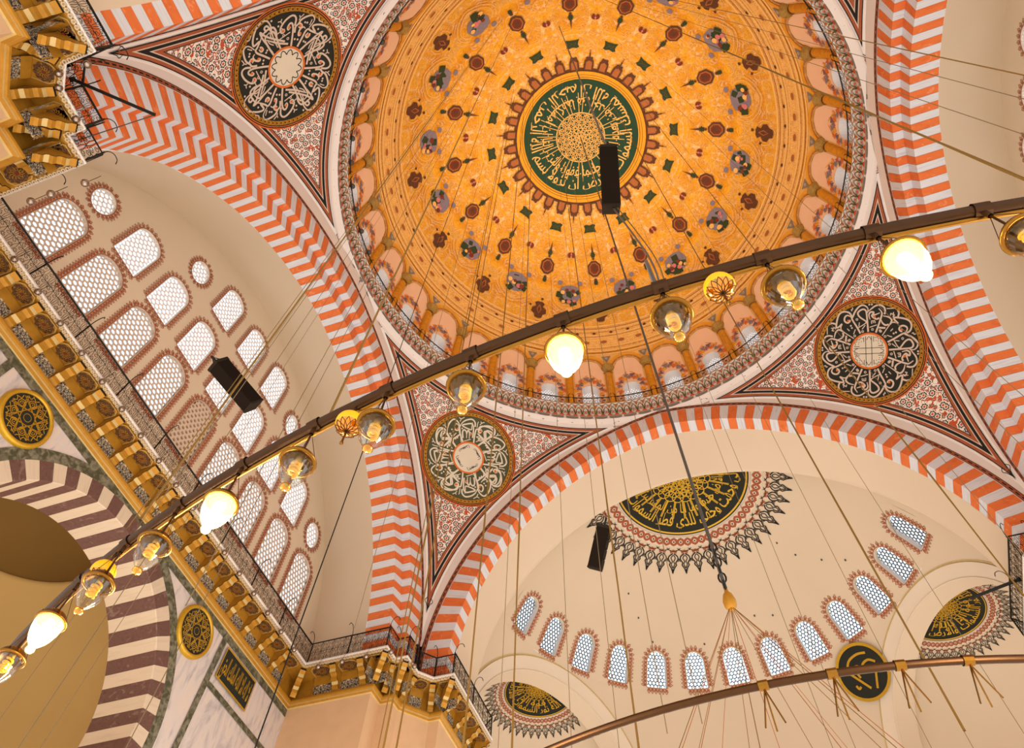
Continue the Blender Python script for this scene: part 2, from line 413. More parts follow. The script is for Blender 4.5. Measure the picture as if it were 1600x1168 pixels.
A = 13.25; ZS = 21.4; RS = A * sqrt(2)          # pendentive sphere
DZ, DR = 37.35, 13.25                            # dome sphere
def dsp(th, ph, off=0):
    t, p = rad(th), rad(ph); r = DR - off; return V((r * sin(t) * cos(p), r * sin(t) * sin(p), DZ + r * cos(t)))

# ================================================================== MAIN DOME
def build_dome():
    mb = MB(); ths = [i * 1.0 for i in range(0, 73)]; nph = 192
    P = []; UV = []
    for th in ths:
        row = []; uvr = []
        for j in range(nph + 1):
            ph = 360 * j / nph; row.append(dsp(th, ph)); k = (ph / 22.5) % 1; k = k if k <= .5 else 1 - k
            uvr.append((k * rad(22.5) * DR * max(.25, sin(rad(th))) * 1.0 + 3, th * rad(1) * DR))
        P.append(row); UV.append(uvr)
    mb.grid(P, 0, UV)
    dome = mb.build('ceiling', ['dome_stucco'], smooth=True, label='great ochre dome with pale scroll stucco and a green roundel at its crown', cat='dome', kind='structure')
    # roundel at the crown
    C = sph_map((0, 0, DZ), DR, 0.001, 0, 0); mp = C
    mb = MB(); mb.disc(0, 0, 4.08, mp, .05, 0, 96, 5)
    disc = mb.build('green_roundel', 'green_field', dome, True, label='deep green disc of the crown roundel')
    mb = MB()
    for r0, r1, o, m_ in ((4.06, 4.16, .09, 0), (4.16, 4.2, .1, 1), (4.2, 4.34, .12, 0), (4.34, 4.37, .11, 1), (4.37, 4.6, .13, 0), (4.6, 4.8, .04, 2)): mb.ring(0, 0, r0, r1, mp, o, m_, 128)
    mb.build('gilt_rim', ['ochre', 'brown', 'brown'], dome, True, label='golden rim around the green roundel')
    mb = MB(); st = 4.0 / 1.0
    ring_text(mb, 'بسم الله الرحمن الرحيم ان الله يمسك السموات والارض ان تزولا', mp, 3.62, 2.72, 150, -206, .08)
    ring_text(mb, 'ولئن زالتا ان امسكهما من احد من بعده انه كان حليما غفورا', mp, 2.72, 1.95, 140, -216, .082)
    for k in range(32):
        a = rad(360 / 32 * k + (2.2 if k % 2 else -2.2)); w_ = .045
        mb.ribbon([(1.72 * cos(a), 1.72 * sin(a)), (3.1 * cos(a), 3.1 * sin(a))], w_, mp, .075)
    for k in range(64):
        a = rad(360 / 64 * k); rr = 2.3 + .5 * ((k * 7) % 3) / 2
        mb.disc(rr * cos(a), rr * sin(a), .045, mp, .08, 0, 6)
    mb.build('gold_lettering', 'ochre_pale', disc)
    mb = MB()
    mb.ring(0, 0, 1.68, 1.74, mp, .08, 0, 64)
    for r_c, r_r, n, ph in ((1.35, .36, 16, 0), (1.35, .2, 16, .5), (.98, .34, 16, .5), (.98, .16, 16, 0), (.62, .3, 12, 0), (.36, .26, 8, .5), (.16, .2, 6, 0), (1.52, .12, 32, 0)):
        for k in range(n):
            a = 2 * pi * (k + ph) / n; mb.ring(r_c * cos(a), r_c * sin(a), r_r - .018, r_r + .018, mp, .08, 0, 12)
    mb.ring(0, 0, .0, .1, mp, .1, 0, 12)
    mb.build('gold_lattice', 'ochre_pale', disc)
    # 32 dark petals around the rim, alternately plain and with a spike
    for k in range(32):
        mp2 = sph_map((0, 0, DZ), DR, 0, 360 / 32 * k, 0)
        ph = 360 / 32 * k; m_ = sph_map((0, 0, DZ), DR, 22.4, ph, 0); mb = MB()
        mb.poly([(-.62, -.30), (-.2, -.33), (.15, -.30), (.32, -.18), (.40, 0), (.32, .18), (.15, .30), (-.2, .33), (-.62, .30)], m_, .08, 0)
        mb.poly([(-.45, -.2), (.05, -.2), (.18, 0), (.05, .2), (-.45, .2)], m_, .10, 1)
        for s_ in (-1, 1): mb.disc(.34, .14 * s_, .09, m_, .095, 0, 6)
        if k % 2 == 0:
            mb.ribbon([(.35, 0), (.95, 0)], [.10, .02], m_, .08, 0); mb.disc(.62, 0, .06, m_, .09, 0, 6)
        mb.build('petal', ['brown', 'brown_light'], dome)
    # sixteen of each ornament
    for k in range(16):
        p1 = 11.25 + 22.5 * k; p2 = 22.5 * k
        m_ = scaled(sph_map((0, 0, DZ), DR, 28.3, p1), 1.25); mb = MB()
        mb.poly([(-.26, -.2), (-.2, -.34), (-.05, -.27), (.08, -.30), (.24, -.36), (.2, -.15), (.2, .15), (.24, .36), (.08, .30), (-.05, .27), (-.2, .34), (-.26, .2), (-.2, 0)], m_, .06, 0)
        mb.ribbon([(-.12, -.2), (0, -.05), (-.1, .05), (.05, .2)], .05, m_, .08, 1); mb.ribbon([(.1, -.2), (.02, 0), (.1, .2)], .04, m_, .08, 1)
        mb.build('green_cartouche', ['dark_green', 'olive_field'], dome)
        m_ = sph_map((0, 0, DZ), DR, 36.6, p2); mb = MB()
        for s_ in (-1, 1): mb.poly([(-.22, .04 * s_), (-.16, .2 * s_), (0, .26 * s_), (.17, .22 * s_), (.22, .1 * s_), (.05, .03 * s_)], m_, .06, 0)
        mb.poly([(-.05, -.07), (.08, 0), (-.05, .07), (-.2, 0)], m_, .08, 1)
        mb.build('red_tulip', ['dark_red', 'rose'], dome)
        m_ = scaled(sph_map((0, 0, DZ), DR, 41.3, p1), 1.08); mb = MB()
        o8 = lambda a, b: [(a * x, b * y) for x, y in ((-1, -.35), (-.45, -1), (.45, -1), (1, -.35), (1, .35), (.45, 1), (-.45, 1), (-1, .35))]
        mb.poly(o8(.56, .44), m_, .06, 0); mb.poly(o8(.44, .34), m_, .085, 1); mb.poly(o8(.36, .27), m_, .10, 2)
        mb.poly([(-.2, -.12), (0, -.2), (.15, -.1), (.2, .1), (0, .18), (-.12, .1), (-.2, .2), (-.25, 0)], m_, .115, 0)
        for x_, r_ in ((.78, .11), (-.72, .09)): mb.disc(x_, 0, r_, m_, .06, 0, 6)
        for x_, r_ in ((.98, .17), (-.98, .19)):
            mb.poly([(x_ - r_, 0), (x_ - r_ * .7, -r_ * .7), (x_ - r_ * .2, -r_ * .6), (x_, -r_ * 1.15), (x_ + r_ * .2, -r_ * .6), (x_ + r_ * .8, -r_ * .7), (x_ + r_, 0), (x_ + r_ * .8, r_ * .7), (x_ + r_ * .2, r_ * .6), (x_, r_ * 1.15), (x_ - r_ * .2, r_ * .6), (x_ - r_ * .7, r_ * .7)], m_, .065, 3)
        mb.ribbon([(-1.12, 0), (-1.3, 0), (-1.75, 0)], [.16, .1, .015], m_, .06, 0)
        mb.build('jewel_pendant', ['brown', 'brown_light', 'dark_red', 'dark_green'], dome)
        # bouquet in a shell frame
        m_ = scaled(sph_map((0, 0, DZ), DR, 50, p2), 1.28); mb = MB(); rr = random.Random(k)
        mb.poly([(-.5, -.45), (-.62, -.15), (-.6, .2), (-.45, .5), (-.1, .62), (.25, .5), (.5, .3), (.55, -.05), (.4, -.4), (.05, -.6), (-.25, -.55)], m_, .05, 0)
        for s_ in (-1, 1): mb.disc(-.75, .55 * s_, .15, m_, .05, 0, 7)
        for q in range(9):
            a = rr.uniform(0, 6.28); r_ = rr.uniform(.05, .5); x_, y_ = r_ * cos(a) + .08, r_ * 1.25 * sin(a); s_ = rr.uniform(.14, .26)
            mb.poly([(x_ + s_ * (1 + .35 * (j % 2)) * cos(j * pi / 4 + a) * .8, y_ + s_ * (1 + .35 * (j % 2)) * sin(j * pi / 4 + a) * .8) for j in range(8)], m_, .055 + .004 * q, 1)
        for q, (mi_, n_) in enumerate(((2, 3), (3, 3), (4, 2))):
            for j in range(n_):
                x_, y_ = rr.uniform(-.3, .45), rr.uniform(-.45, .45); mb.disc(x_, y_, rr.uniform(.08, .15), m_, .10 + .01 * q + .003 * j, mi_, 7)
        mb.build('bouquet_panel', ['grey_lavender', 'dark_green', 'rose', 'ochre_pale', 'dark_red'], dome)
        # pale shell frames round the bouquets and brown cartouches
        mb = MB()
        for r_, o_ in ((.82, .05), (1.0, .045)):
            mb.ribbon([(.15 + r_ * cos(a) * 1.0 + .06 * cos(5 * a), r_ * sin(a) * (1 + .12 * sin(3 * a) ** 2)) for a in [rad(-125 + 250 * j / 26) for j in range(27)]], .055, m_, o_)
        for s_ in (-1, 1):
            mb.ribbon([(.2 + .5 * j / 14 * cos(s_ * (2 + j * .55)) * .4, s_ * 1.15 + .22 * (1 - j / 16) * sin(s_ * (2 + j * .55))) for j in range(15)], .045, m_, .05)
        m2 = scaled(sph_map((0, 0, DZ), DR, 56.4, p1), 1.2)
        mb.ribbon([(.05 + .66 * cos(a) + .05 * cos(6 * a), .62 * sin(a)) for a in [rad(-130 + 260 * j / 24) for j in range(25)]], .055, m2, .05)
        for s_ in (-1, 1): mb.ribbon([(.55 + .16 * (1 - j / 12) * cos(j * .7), s_ * .3 + .16 * (1 - j / 12) * sin(j * .7) * s_) for j in range(12)], .04, m2, .06)
        m3 = sph_map((0, 0, DZ), DR, 33, p1)
        for s_ in (-1, 1):
            mb.ribbon([(-.2 + .25 * j / 10, s_ * (.25 + .5 * sin(j * .32))) for j in range(11)], .05, m3, .05)
            mb.ribbon([(.2 + .3 * (1 - j / 14) * cos(j * .6), s_ * (.75 + .3 * (1 - j / 14) * sin(j * .6))) for j in range(14)], .045, m3, .05)
        m4 = sph_map((0, 0, DZ), DR, 43.5, p2)
        for s_ in (-1, 1):
            mb.ribbon([(-.5 + .1 * j, s_ * (.15 + .35 * sin(j * .35))) for j in range(10)], .05, m4, .05)
            mb.ribbon([(.1 + .28 * (1 - j / 12) * cos(j * .6 + 1), s_ * (.6 + .28 * (1 - j / 12) * sin(j * .6 + 1))) for j in range(12)], .045, m4, .05)
        mb.build('stucco_scroll', 'ochre_pale', dome)
        m_ = m2; mb = MB()
        mb.poly([(-.52, -.14), (-.42, -.3), (-.2, -.2), (-.05, -.42), (.2, -.45), (.35, -.25), (.55, -.22), (.62, 0), (.55, .22), (.35, .25), (.2, .45), (-.05, .42), (-.2, .2), (-.42, .3), (-.52, .14)], m_, .06, 0)
        mb.ribbon([(-.3, 0), (0, .12), (.3, 0), (0, -.12), (-.3, 0)], .05, m_, .08, 1)
        mb.disc(-.72, -.1, .09, m_, .06, 0, 6); mb.disc(-.2, .55, .08, m_, .06, 0, 6)
        mb.build('brown_cartouche', ['brown', 'brown_light'], dome)
    # border band with fine lines and brown bosses
    mb = MB(); nph = 192
    for t0, t1, off, mi in ((61.6, 70.6, .02, 0),):
        P = []; UV = []
        for i in range(6):
            th = t0 + (t1 - t0) * i / 5; P.append([dsp(th, 360 * j / nph, off) for j in range(nph + 1)]); UV.append([(2 * pi * 12.2 * j / nph, th * rad(1) * DR) for j in range(nph + 1)])
        mb.grid(P, mi, UV)
    mb.grid([[dsp(th, 360 * j / nph, -.03) for j in range(nph + 1)] for th in (71.4, 72.6)], 0)
    mb.build('patterned_band', 'dome_border', dome, True)
    mb = MB()
    for th, w_, mi in ((61.2, .5, 0), (62.0, .18, 1), (62.6, .25, 0), (63.3, .15, 1), (64.4, .35, 0), (65.0, .14, 1), (65.4, .25, 0), (69.0, .3, 0), (69.5, .12, 1), (70.6, .45, 0), (71.2, .14, 1), (71.9, .35, 0)):
        P = [[dsp(th - w_ / 2, 360 * j / nph, .05 + (.04 if mi == 0 else 0)) for j in range(nph + 1)], [dsp(th + w_ / 2, 360 * j / nph, .05) for j in range(nph + 1)]]; mb.grid(P, mi)
    mb.build('moulding_line', ['ochre_pale', 'brown_light'], dome, True)
    bm = None
    for k in range(64):
        m_ = sph_map((0, 0, DZ), DR, 67.1, 360 / 64 * k)
        mb = MB(); mb.disc(0, 0, .17, lambda x, y, o, m_=m_: m_(x * .75, y * 1.3, o), .06, 0, 8); mb.ring(0, 0, .2, .25, lambda x, y, o, m_=m_: m_(x * .75, y * 1.3, o), .06, 1, 10)
        mb.build('brown_boss', ['brown_light', 'ochre_pale'], dome)
    for k in range(64):
        m_ = sph_map((0, 0, DZ), DR, 63.8, 360 / 64 * (k + .5)); mb = MB()
        mb.poly([(-.12, 0), (0, -.14), (.12, 0), (0, .14)], m_, .07); mb.build('small_boss', 'brown', dome)
    return dome
DOME = build_dome()

# ------------------------------------------------------------------ window kit
def outline(w, h, rise=None, n=10):
    """arched opening, base centre at (0,0); y up"""
    r = w / 2; rise = rise or r * .92; pts = [(-r, 0), (-r, (h - rise) * .5), (-r, h - rise)]
    for k in range(1, n): a = pi - pi * k / n; pts.append((r * cos(a), h - rise + rise * sin(a) ** .95))
    pts += [(r, h - rise), (r, (h - rise) * .5), (r, 0), (r * .5, 0), (0, 0), (-r * .5, 0)]
    return pts
def oval(rx, ry, n=20): return [(rx * sin(2 * pi * k / n), ry + ry * -cos(2 * pi * k / n)) for k in range(n)]
def inside(p, poly):
    x, y = p; c = False; j = len(poly) - 1
    for i in range(len(poly)):
        xi, yi = poly[i]; xj, yj = poly[j]
        if (yi > y) != (yj > y) and x < (xj - xi) * (y - yi) / (yj - yi) + xi: c = not c
        j = i
    return c
def nearest(p, poly):
    best = None
    for i in range(len(poly)):
        a = poly[i - 1]; b = poly[i]; dx, dy = b[0] - a[0], b[1] - a[1]; L = dx * dx + dy * dy or 1e-9
        t = max(0, min(1, ((p[0] - a[0]) * dx + (p[1] - a[1]) * dy) / L)); q = (a[0] + t * dx, a[1] + t * dy); d = hypot(q[0] - p[0], q[1] - p[1])
        if best is None or d < best[0]: best = (d, q)
    return best
def grille_geo(out, pitch, hole):
    """plaster lattice with round holes in a hexagonal layout, clipped to the opening"""
    xs = [p[0] for p in out]; ys = [p[1] for p in out]; cells = []
    dy = pitch * .866; r_ = 0; y = min(ys) + dy * .45
    while y < max(ys):
        x = -math.ceil(-min(xs) / pitch) * pitch + (pitch / 2 if r_ % 2 else 0)
        while x < max(xs) + pitch:
            hexa = [(x + pitch / sqrt(3) * sin(pi / 3 * (k / 2)) * (1 if k % 2 == 0 else .866), y + pitch / sqrt(3) * cos(pi / 3 * (k / 2)) * (1 if k % 2 == 0 else .866)) for k in range(12)]
            if inside((x, y), out):
                circ = [(x + hole * sin(pi / 6 * k), y + hole * cos(pi / 6 * k)) for k in range(12)]
                fix = lambda q: q if inside(q, out) else nearest(q, out)[1]
                cells.append(([fix(q) for q in hexa], [fix(q) for q in circ]))
            x += pitch
        y += dy; r_ += 1
    return cells
WN = [0]
def window(mp, out, pitch, hole, depth, label, parent_kind='structure', glass='window_glass', grille_mat='white_reveal', reveal='white_reveal', crest=None, group=None, thick=.05, blind=None, cat='window'):
    WN[0] += 1
    mb = MB(); n = len(out)
    rows_ = [[mp(x, y, -d) for x, y in out + out[:1]] for d in (-.02, depth * .5, depth + .1)]
    mb.grid(rows_, 0)
    root = mb.build('window_%d' % WN[0], reveal, label=label, cat=cat, kind='structure', group=group)
    mb = MB()
    for hx, ci in grille_geo(out, pitch, hole):
        H = [mp(x, y, -depth) for x, y in hx]; Cc = [mp(x, y, -depth) for x, y in ci]; Cb = [mp(x, y, -depth - thick) for x, y in ci]
        mb.grid([H + H[:1], Cc + Cc[:1]], 0); mb.grid([Cc + Cc[:1], Cb + Cb[:1]], 0)
    mb.build('grille', grille_mat, root)
    mb = MB(); mb.poly(out, mp, -depth - thick - .01); o = mb.build('glass', glass if not blind else blind, root)
    if crest:
        crest(mp, out, root)
    return root
def crest_leaves(mat, lw=.03, hgt=.22, step=.17, filled=.5):
    def f(mp, out, root):
        mb = MB(); n = len(out); per = []
        cx = sum(p[0] for p in out) / n; cy = sum(p[1] for p in out) / n
        # resample outline
        seg = []; tot = 0
        for i in range(n):
            a, b = out[i], out[(i + 1) % n]; l = hypot(b[0] - a[0], b[1] - a[1]); seg.append((tot, l, a, b)); tot += l
        k = max(8, round(tot / step)); st = tot / k
        def at(s):
            s %= tot
            for t0, l, a, b in seg:
                if s <= t0 + l + 1e-9 and l > 0:
                    t = (s - t0) / l; d = ((b[0] - a[0]) / l, (b[1] - a[1]) / l); nx, ny = -d[1], d[0]
                    p = (a[0] + (b[0] - a[0]) * t, a[1] + (b[1] - a[1]) * t)
                    if (p[0] - cx) * nx + (p[1] - cy) * ny < 0: nx, ny = -nx, -ny
                    return p, d, (nx, ny)
            return out[0], (1, 0), (0, 1)
        line = [at(tot * j / 60) for j in range(60)]
        mb.ribbon([(p[0] + nn[0] * .05, p[1] + nn[1] * .05) for p, d, nn in line], .035, mp, .02, closed=True)
        for j in range(k):
            p, d, nn = at((j + .5) * st); q = lambda u, v: (p[0] + d[0] * u * st + nn[0] * v, p[1] + d[1] * u * st + nn[1] * v)
            b0 = .08
            if filled: mb.poly([q(-.18, b0), q(-.46, b0 + hgt * .4), q(-.25, b0 + hgt * .75), q(0, b0 + hgt), q(.25, b0 + hgt * .75), q(.46, b0 + hgt * .4), q(.18, b0)], mp, .02) if filled == 1 else mb.ribbon([q(-.15, b0), q(-.42, b0 + hgt * .45), q(0, b0 + hgt), q(.42, b0 + hgt * .45), q(.15, b0)], lw, mp, .02)
            mb.ribbon([q(0, b0), q(0, b0 + hgt * .55)], lw * 1.3, mp, .022)
        mb.build('painted_crest', mat, root)
    return f

# ------------------------------------------------------------------ drum bays: arches, columns, windows
def build_drum():
    n0 = 32; half = 360 / n0 / 2
    drum = empty('drum_arcade', (0, 0, 36.2), label='ring of peach arched bays and ochre columns under the great dome', cat='drum', kind='structure'); WORLD.add(drum.name)
    DV = DR * rad(1)
    hole = [(x, y - 1.05) for x, y in outline(1.06, 2.25, .5, 10)]
    for b in range(n0):
        ph = 5.625 + 11.25 * b
        def mp(u, v, off=0, ph=ph):      # u along the ring, v up from theta 90
            return dsp(90 - v / DV, ph + math.degrees(u / DR), off)
        # bay wall with hole: ring mesh from hole to bay rectangle
        wv = rad(half) * DR; top = (90 - 72) * DV; bot = -1.2
        cx, cy = 0, .4; pts = []
        for x, y in hole: pts.append((x, y))
        outer = []
        for x, y in pts:
            dx, dy = x - cx, y - cy
            t = min([(wv / abs(dx)) if abs(dx) > 1e-6 else 9e9, ((top - cy) / dy) if dy > 1e-6 else 9e9, ((bot - cy) / dy) if dy < -1e-6 else 9e9]); outer.append([cx + dx * t, cy + dy * t])
        for cxn, cyn in ((-wv, top), (wv, top), (-wv, bot), (wv, bot)):   # snap nearest to corners
            j = min(range(len(outer)), key=lambda i: hypot(outer[i][0] - cxn, outer[i][1] - cyn)); outer[j] = [cxn, cyn]
        mb = MB(); rows_ = []
        for k in range(7):
            t = k / 6; rows_.append([mp(p[0] + (q[0] - p[0]) * t, p[1] + (q[1] - p[1]) * t) for p, q in zip(pts + pts[:1], outer + outer[:1])])
        mb.grid(rows_, 0)
        mb.build('bay_wall', 'ochre_pale', drum, True)
        # peach field
        f = [(x, y - 1.2) for x, y in outline(1.9, 4.85, .95, 14)]
        mb = MB(); rows_ = []
        inner = pts; fo = []
        for x, y in inner:
            dx, dy = x - cx, y - cy; L = hypot(dx, dy); t = L
            while inside((cx + dx / L * t, cy + dy / L * t), f) and t < 6: t += .03
            fo.append((cx + dx / L * t, cy + dy / L * t))
        for k in range(5):
            t = k / 4; rows_.append([mp(p[0] + (q[0] - p[0]) * t, p[1] + (q[1] - p[1]) * t, .03) for p, q in zip(inner + inner[:1], fo + fo[:1])])
        mb.grid(rows_, 0); mb.build('arch_field', 'peach', drum, True)
        mb = MB()
        for r0, r1, off, mi in ((.93, .98, .10, 0), (1.06, 1.1, .07, 0), (1.1, 1.3, .12, 1), (1.3, 1.34, .09, 0)):
            mb.ring(0, 2.72, r0, r1, mp, off, mi, 16, 0, pi)
        for a0, a1 in ((20, 55), (60, 85), (95, 120), (125, 160)): mb.ring(0, 2.72, .98, 1.06, mp, .08, 2, 5, rad(a0), rad(a1))
        mb.build('arch_band', ['ochre_pale', 'ochre', 'brick_red'], drum)
        # columns on bay edges
        mb = MB(); u0 = wv
        mb.grid([[mp(u0 - .24 * cos(pi * j / 6), v_, .02 + .2 * sin(pi * j / 6)) for j in range(7)] for v_ in (-1.2, .6, 2.3)], 0)
        mb.build('column', 'ochre_column', drum, True)
        mb = MB(); mb.grid([[mp(u0 - w_ * cos(pi * j / 6), v_, .02 + w_ * sin(pi * j / 6)) for j in range(7)] for v_, w_ in ((2.3, .3), (2.36, .3), (2.37, .24), (2.55, .26), (2.7, .36), (2.85, .44), (2.95, .44))], 0)
        for q in range(5): mb.disc(u0 - .28 + .14 * q, 2.72 + (.06 if q % 2 else 0), .07, mp, .36, 0, 5)
        mb.build('capital', 'capital_stone', drum)
        mb = MB(); mb.poly([(u0 - .34, 3.98), (u0 + .34, 3.98), (u0, 3.42)], mp, .05, 0); mb.ring(u0, 3.8, .05, .09, mp, .06, 1, 6)
        mb.build('spandrel_triangle', ['grey_fringe', 'ochre_pale'], drum)
        # floral paint around the window
        mb = MB(); rr = random.Random(b % 4)
        for j in range(17):
            a = rad(-15 + 210 * j / 16); r_ = .98 if j % 2 else .80; x_ = r_ * cos(a) * .92; y_ = .62 + r_ * 1.32 * sin(a)
            if sin(a) < 0: y_ = .62 + 1.6 * sin(a)
            s_ = rr.uniform(.17, .26); mi = (0, 1, 2, 0, 3)[j % 5]
            mb.poly([(x_ + s_ * (1 if q % 2 else .55) * cos(q * pi / 3 + a), y_ + s_ * (1 if q % 2 else .55) * sin(q * pi / 3 + a)) for q in range(6)], mp, .05, mi)
            mb.ribbon([(x_ + s_ * .9 * cos(a + q * .5), y_ + s_ * .9 * sin(a + q * .5)) for q in range(6)], .035, mp, .055, (3, 0)[j % 2])
        for s_ in (-1, 1):
            for j in range(5): mb.poly([(s_ * (.68 + .08 * (j % 2)) + .09 * cos(q * pi / 2.5), .3 - j * .28 + .1 * sin(q * pi / 2.5)) for q in range(5)], mp, .05, (0, 3)[j % 2])
            mb.ribbon([(s_ * .62, -1.0), (s_ * .62, .75)] , .025, mp, .045, 1)
            mb.ribbon(smooth_path([(s_ * .1, 2.25), (s_ * .35, 2.0), (s_ * .55, 1.75), (s_ * .35, 1.6), (s_ * .15, 1.75)], 3), .05, mp, .05, 1)
        mb.poly([(.16 * (1 if q % 2 else .6) * cos(q * pi / 6), 1.72 + .16 * (1 if q % 2 else .6) * sin(q * pi / 6)) for q in range(12)], mp, .06, 2)
        mb.ring(0, 1.0, .62, .65, mp, .05, 1, 10, 0, pi)
        mb.build('painted_flowers', ['orange_paint', 'ochre', 'grey_lavender', 'mauve'], drum)
        # inset glazed window: a splayed reveal and a grille 0.5 m behind
        window(mp, hole, .17, .066, .5, 'small arched window of the dome drum, with a round-holed grille, between two ochre columns', group='windows round the dome drum')
    return drum
DRUM = build_drum()

# ------------------------------------------------------------------ ring cornice under the dome
def build_cornice():
    n = 256
    mb = MB(); prof = [(13.25, 36.0), (12.98, 36.02), (12.98, 36.2), (13.0, 36.15), (13.16, 35.3), (13.22, 34.85), (13.28, 34.7), (13.45, 34.35)]
    mb.grid([[V((r * cos(2 * pi * k / n), r * sin(2 * pi * k / n), z)) for k in range(n + 1)] for r, z in prof], 0)
    root = mb.build('trim_1', 'white_plaster', smooth=True, label='white ring cornice under the dome with red drops and grey lambrequins', cat='cornice', kind='structure')
    def mp(u, v, off=0):      # u metres along, v height above 34.7
        z = 34.7 + v; r = (13.28 - .4 * v if v < .15 else 13.22 - .133 * (v - .15) if v < .6 else 13.16 - .188 * (v - .6)) - off; a = u / 13.25; return V((r * cos(a), r * sin(a), z))
    L = 2 * pi * 13.25; cnt = 200; st = L / cnt
    for name, mat, fn in (('red_drops', 'vermilion', lambda mb, u: (mb.poly([(u - .16, .36), (u - .03, .62), (u + .03, .62), (u + .16, .36)], mp, .04), mb.disc(u + st / 2, .66, .075, mp, .05, 0, 6), mb.poly([(u - .05, 1.15), (u, 1.0), (u + .05, 1.15), (u, 1.28)], mp, .05))),
                          ('green_scrolls', 'dark_green', lambda mb, u: (mb.ribbon([(u, .5), (u + st * .2, .9), (u + st * .5, 1.12), (u + st * .8, .9), (u + st, .5)], .05, mp, .045), mb.ring(u + st / 2, .66, .12, .145, mp, .045, 0, 8), mb.ribbon([(u, 1.2), (u + st / 2, 1.36), (u + st, 1.2)], .05, mp, .045))),
                          ('gold_scrolls', 'capital_stone', lambda mb, u: (mb.ribbon([(u + st * .1, .42), (u + st * .5, .38), (u + st * .9, .42)], .04, mp, .04), mb.ribbon([(u, .98), (u + st * .25, 1.2), (u + st * .5, .98), (u + st * .75, 1.2), (u + st, .98)], .045, mp, .05), mb.ribbon([(u, .72), (u + st * .12, .95)], .04, mp, .05))),
                          ):
        mb = MB()
        for k in range(cnt): fn(mb, k * st)
        tag(mb.build(name, mat, root), kind='stuff')
    mb = MB(); c2 = 96; s2 = L / c2
    for k in range(c2):
        u = k * s2
        mb.poly([(u - s2 * .45, .32), (u - s2 * .4, .16), (u - s2 * .2, .12), (u - s2 * .12, -.08), (u, -.16), (u + s2 * .12, -.08), (u + s2 * .2, .12), (u + s2 * .4, .16), (u + s2 * .45, .32)], mp, .03)
    tag(mb.build('grey_lambrequins', 'grey_fringe', root), kind='stuff')
    # railing
    rail = empty('dome_balustrade', (0, 0, 36.15), label='thin black iron balustrade running round the foot of the dome', cat='balustrade'); WORLD.add(rail.name)
    R_ = 13.02; z0, z1 = 36.17, 36.85
    for nm, z in (('top_rail', z1), ('bottom_rail', z0)):
        mb = MB(); mb.tube([(R_ * cos(2 * pi * k / 160), R_ * sin(2 * pi * k / 160), z) for k in range(161)], .035, 5); mb.build(nm, 'iron', rail)
    mb = MB()
    for k in range(256):
        a = 2 * pi * k / 256; b = 2 * pi * (k + 1) / 256; m_ = (a + b) / 2; P = lambda t, z: (R_ * cos(t), R_ * sin(t), z)
        mb.tube([P(a, z0), P(a, z1)], .012, 3); mb.tube([P(a, z0), P(m_, (z0 + z1) / 2), P(b, z0)], .011, 3); mb.tube([P(a, z1), P(m_, (z0 + z1) / 2), P(b, z1)], .011, 3)
    tag(mb.build('lattice_bars', 'iron', rail), kind='stuff')
    for k in range(32):
        a = rad(11.25 * k); mb = MB(); P = lambda t, z, o=0: ((R_ - o) * cos(a + t), (R_ - o) * sin(a + t), z)
        mb.tube([P(-.012, z0), P(-.012, z1 + .3), P(-.006, z1 + .42), P(.006, z1 + .42), P(.012, z1 + .3), P(.012, z0)], .022, 4); mb.build('hooped_post', 'iron', rail)
    # small lamps standing on the balustrade, left of the medallion
    mb = MB(); mb.lathe([(0, -.16), (.12, -.1), (.16, 0), (.12, .1), (0, .16)], 8); 
    g = None
    for k in range(15):
        ph = 183 + 5.6 * k; p = (13.0 * cos(rad(ph)), 13.0 * sin(rad(ph)), 37.0)
        if g is None: g = mb.build('floodlight', 'charcoal'); o = g
        else: o = g.copy(); COL.objects.link(o)
        o.location = p; tag(o, 'small dark round floodlight on the far side of the dome balustrade', 'floodlight', 'floodlights along the dome balustrade')
build_cornice()

# ================================================================== ARCHES
SR = dict(R=13.76, e=.57, z0=19.8, zf=19.42); SB = dict(R=14.75, e=1.8, z0=19.9, zf=19.42); SI = dict(R=11.9, e=.3, z0=19.8, zf=19.42); ST = dict(R=11.8, e=.25, z0=21.05, zf=19.42)
def arch_pt(S, f, inset, side):
    """f in 0..1 from springing to crown (negative: leg below), returns (h, z)"""
    R = S['R'] - inset; at = acos(S['e'] / R)
    if f < 0: return side * (R - S['e']), (S['z0'] + (S['zf'] - S['z0']) * min(1, -f / .02)) if 'zf' in S else S['z0'] + f * S['R'] * at
    a = f * at; return side * (R * cos(a) - S['e']), S['z0'] + R * sin(a)
def side_frame(d):
    """returns map (h, z, depth) -> world for arch on side d"""
    return {'L': lambda h, z, dp: V((-A - dp, h, z)), 'R': lambda h, z, dp: V((A + dp, h, z)), 'B': lambda h, z, dp: V((h, A + dp, z)), 'T': lambda h, z, dp: V((h, -A - dp, z))}[d]
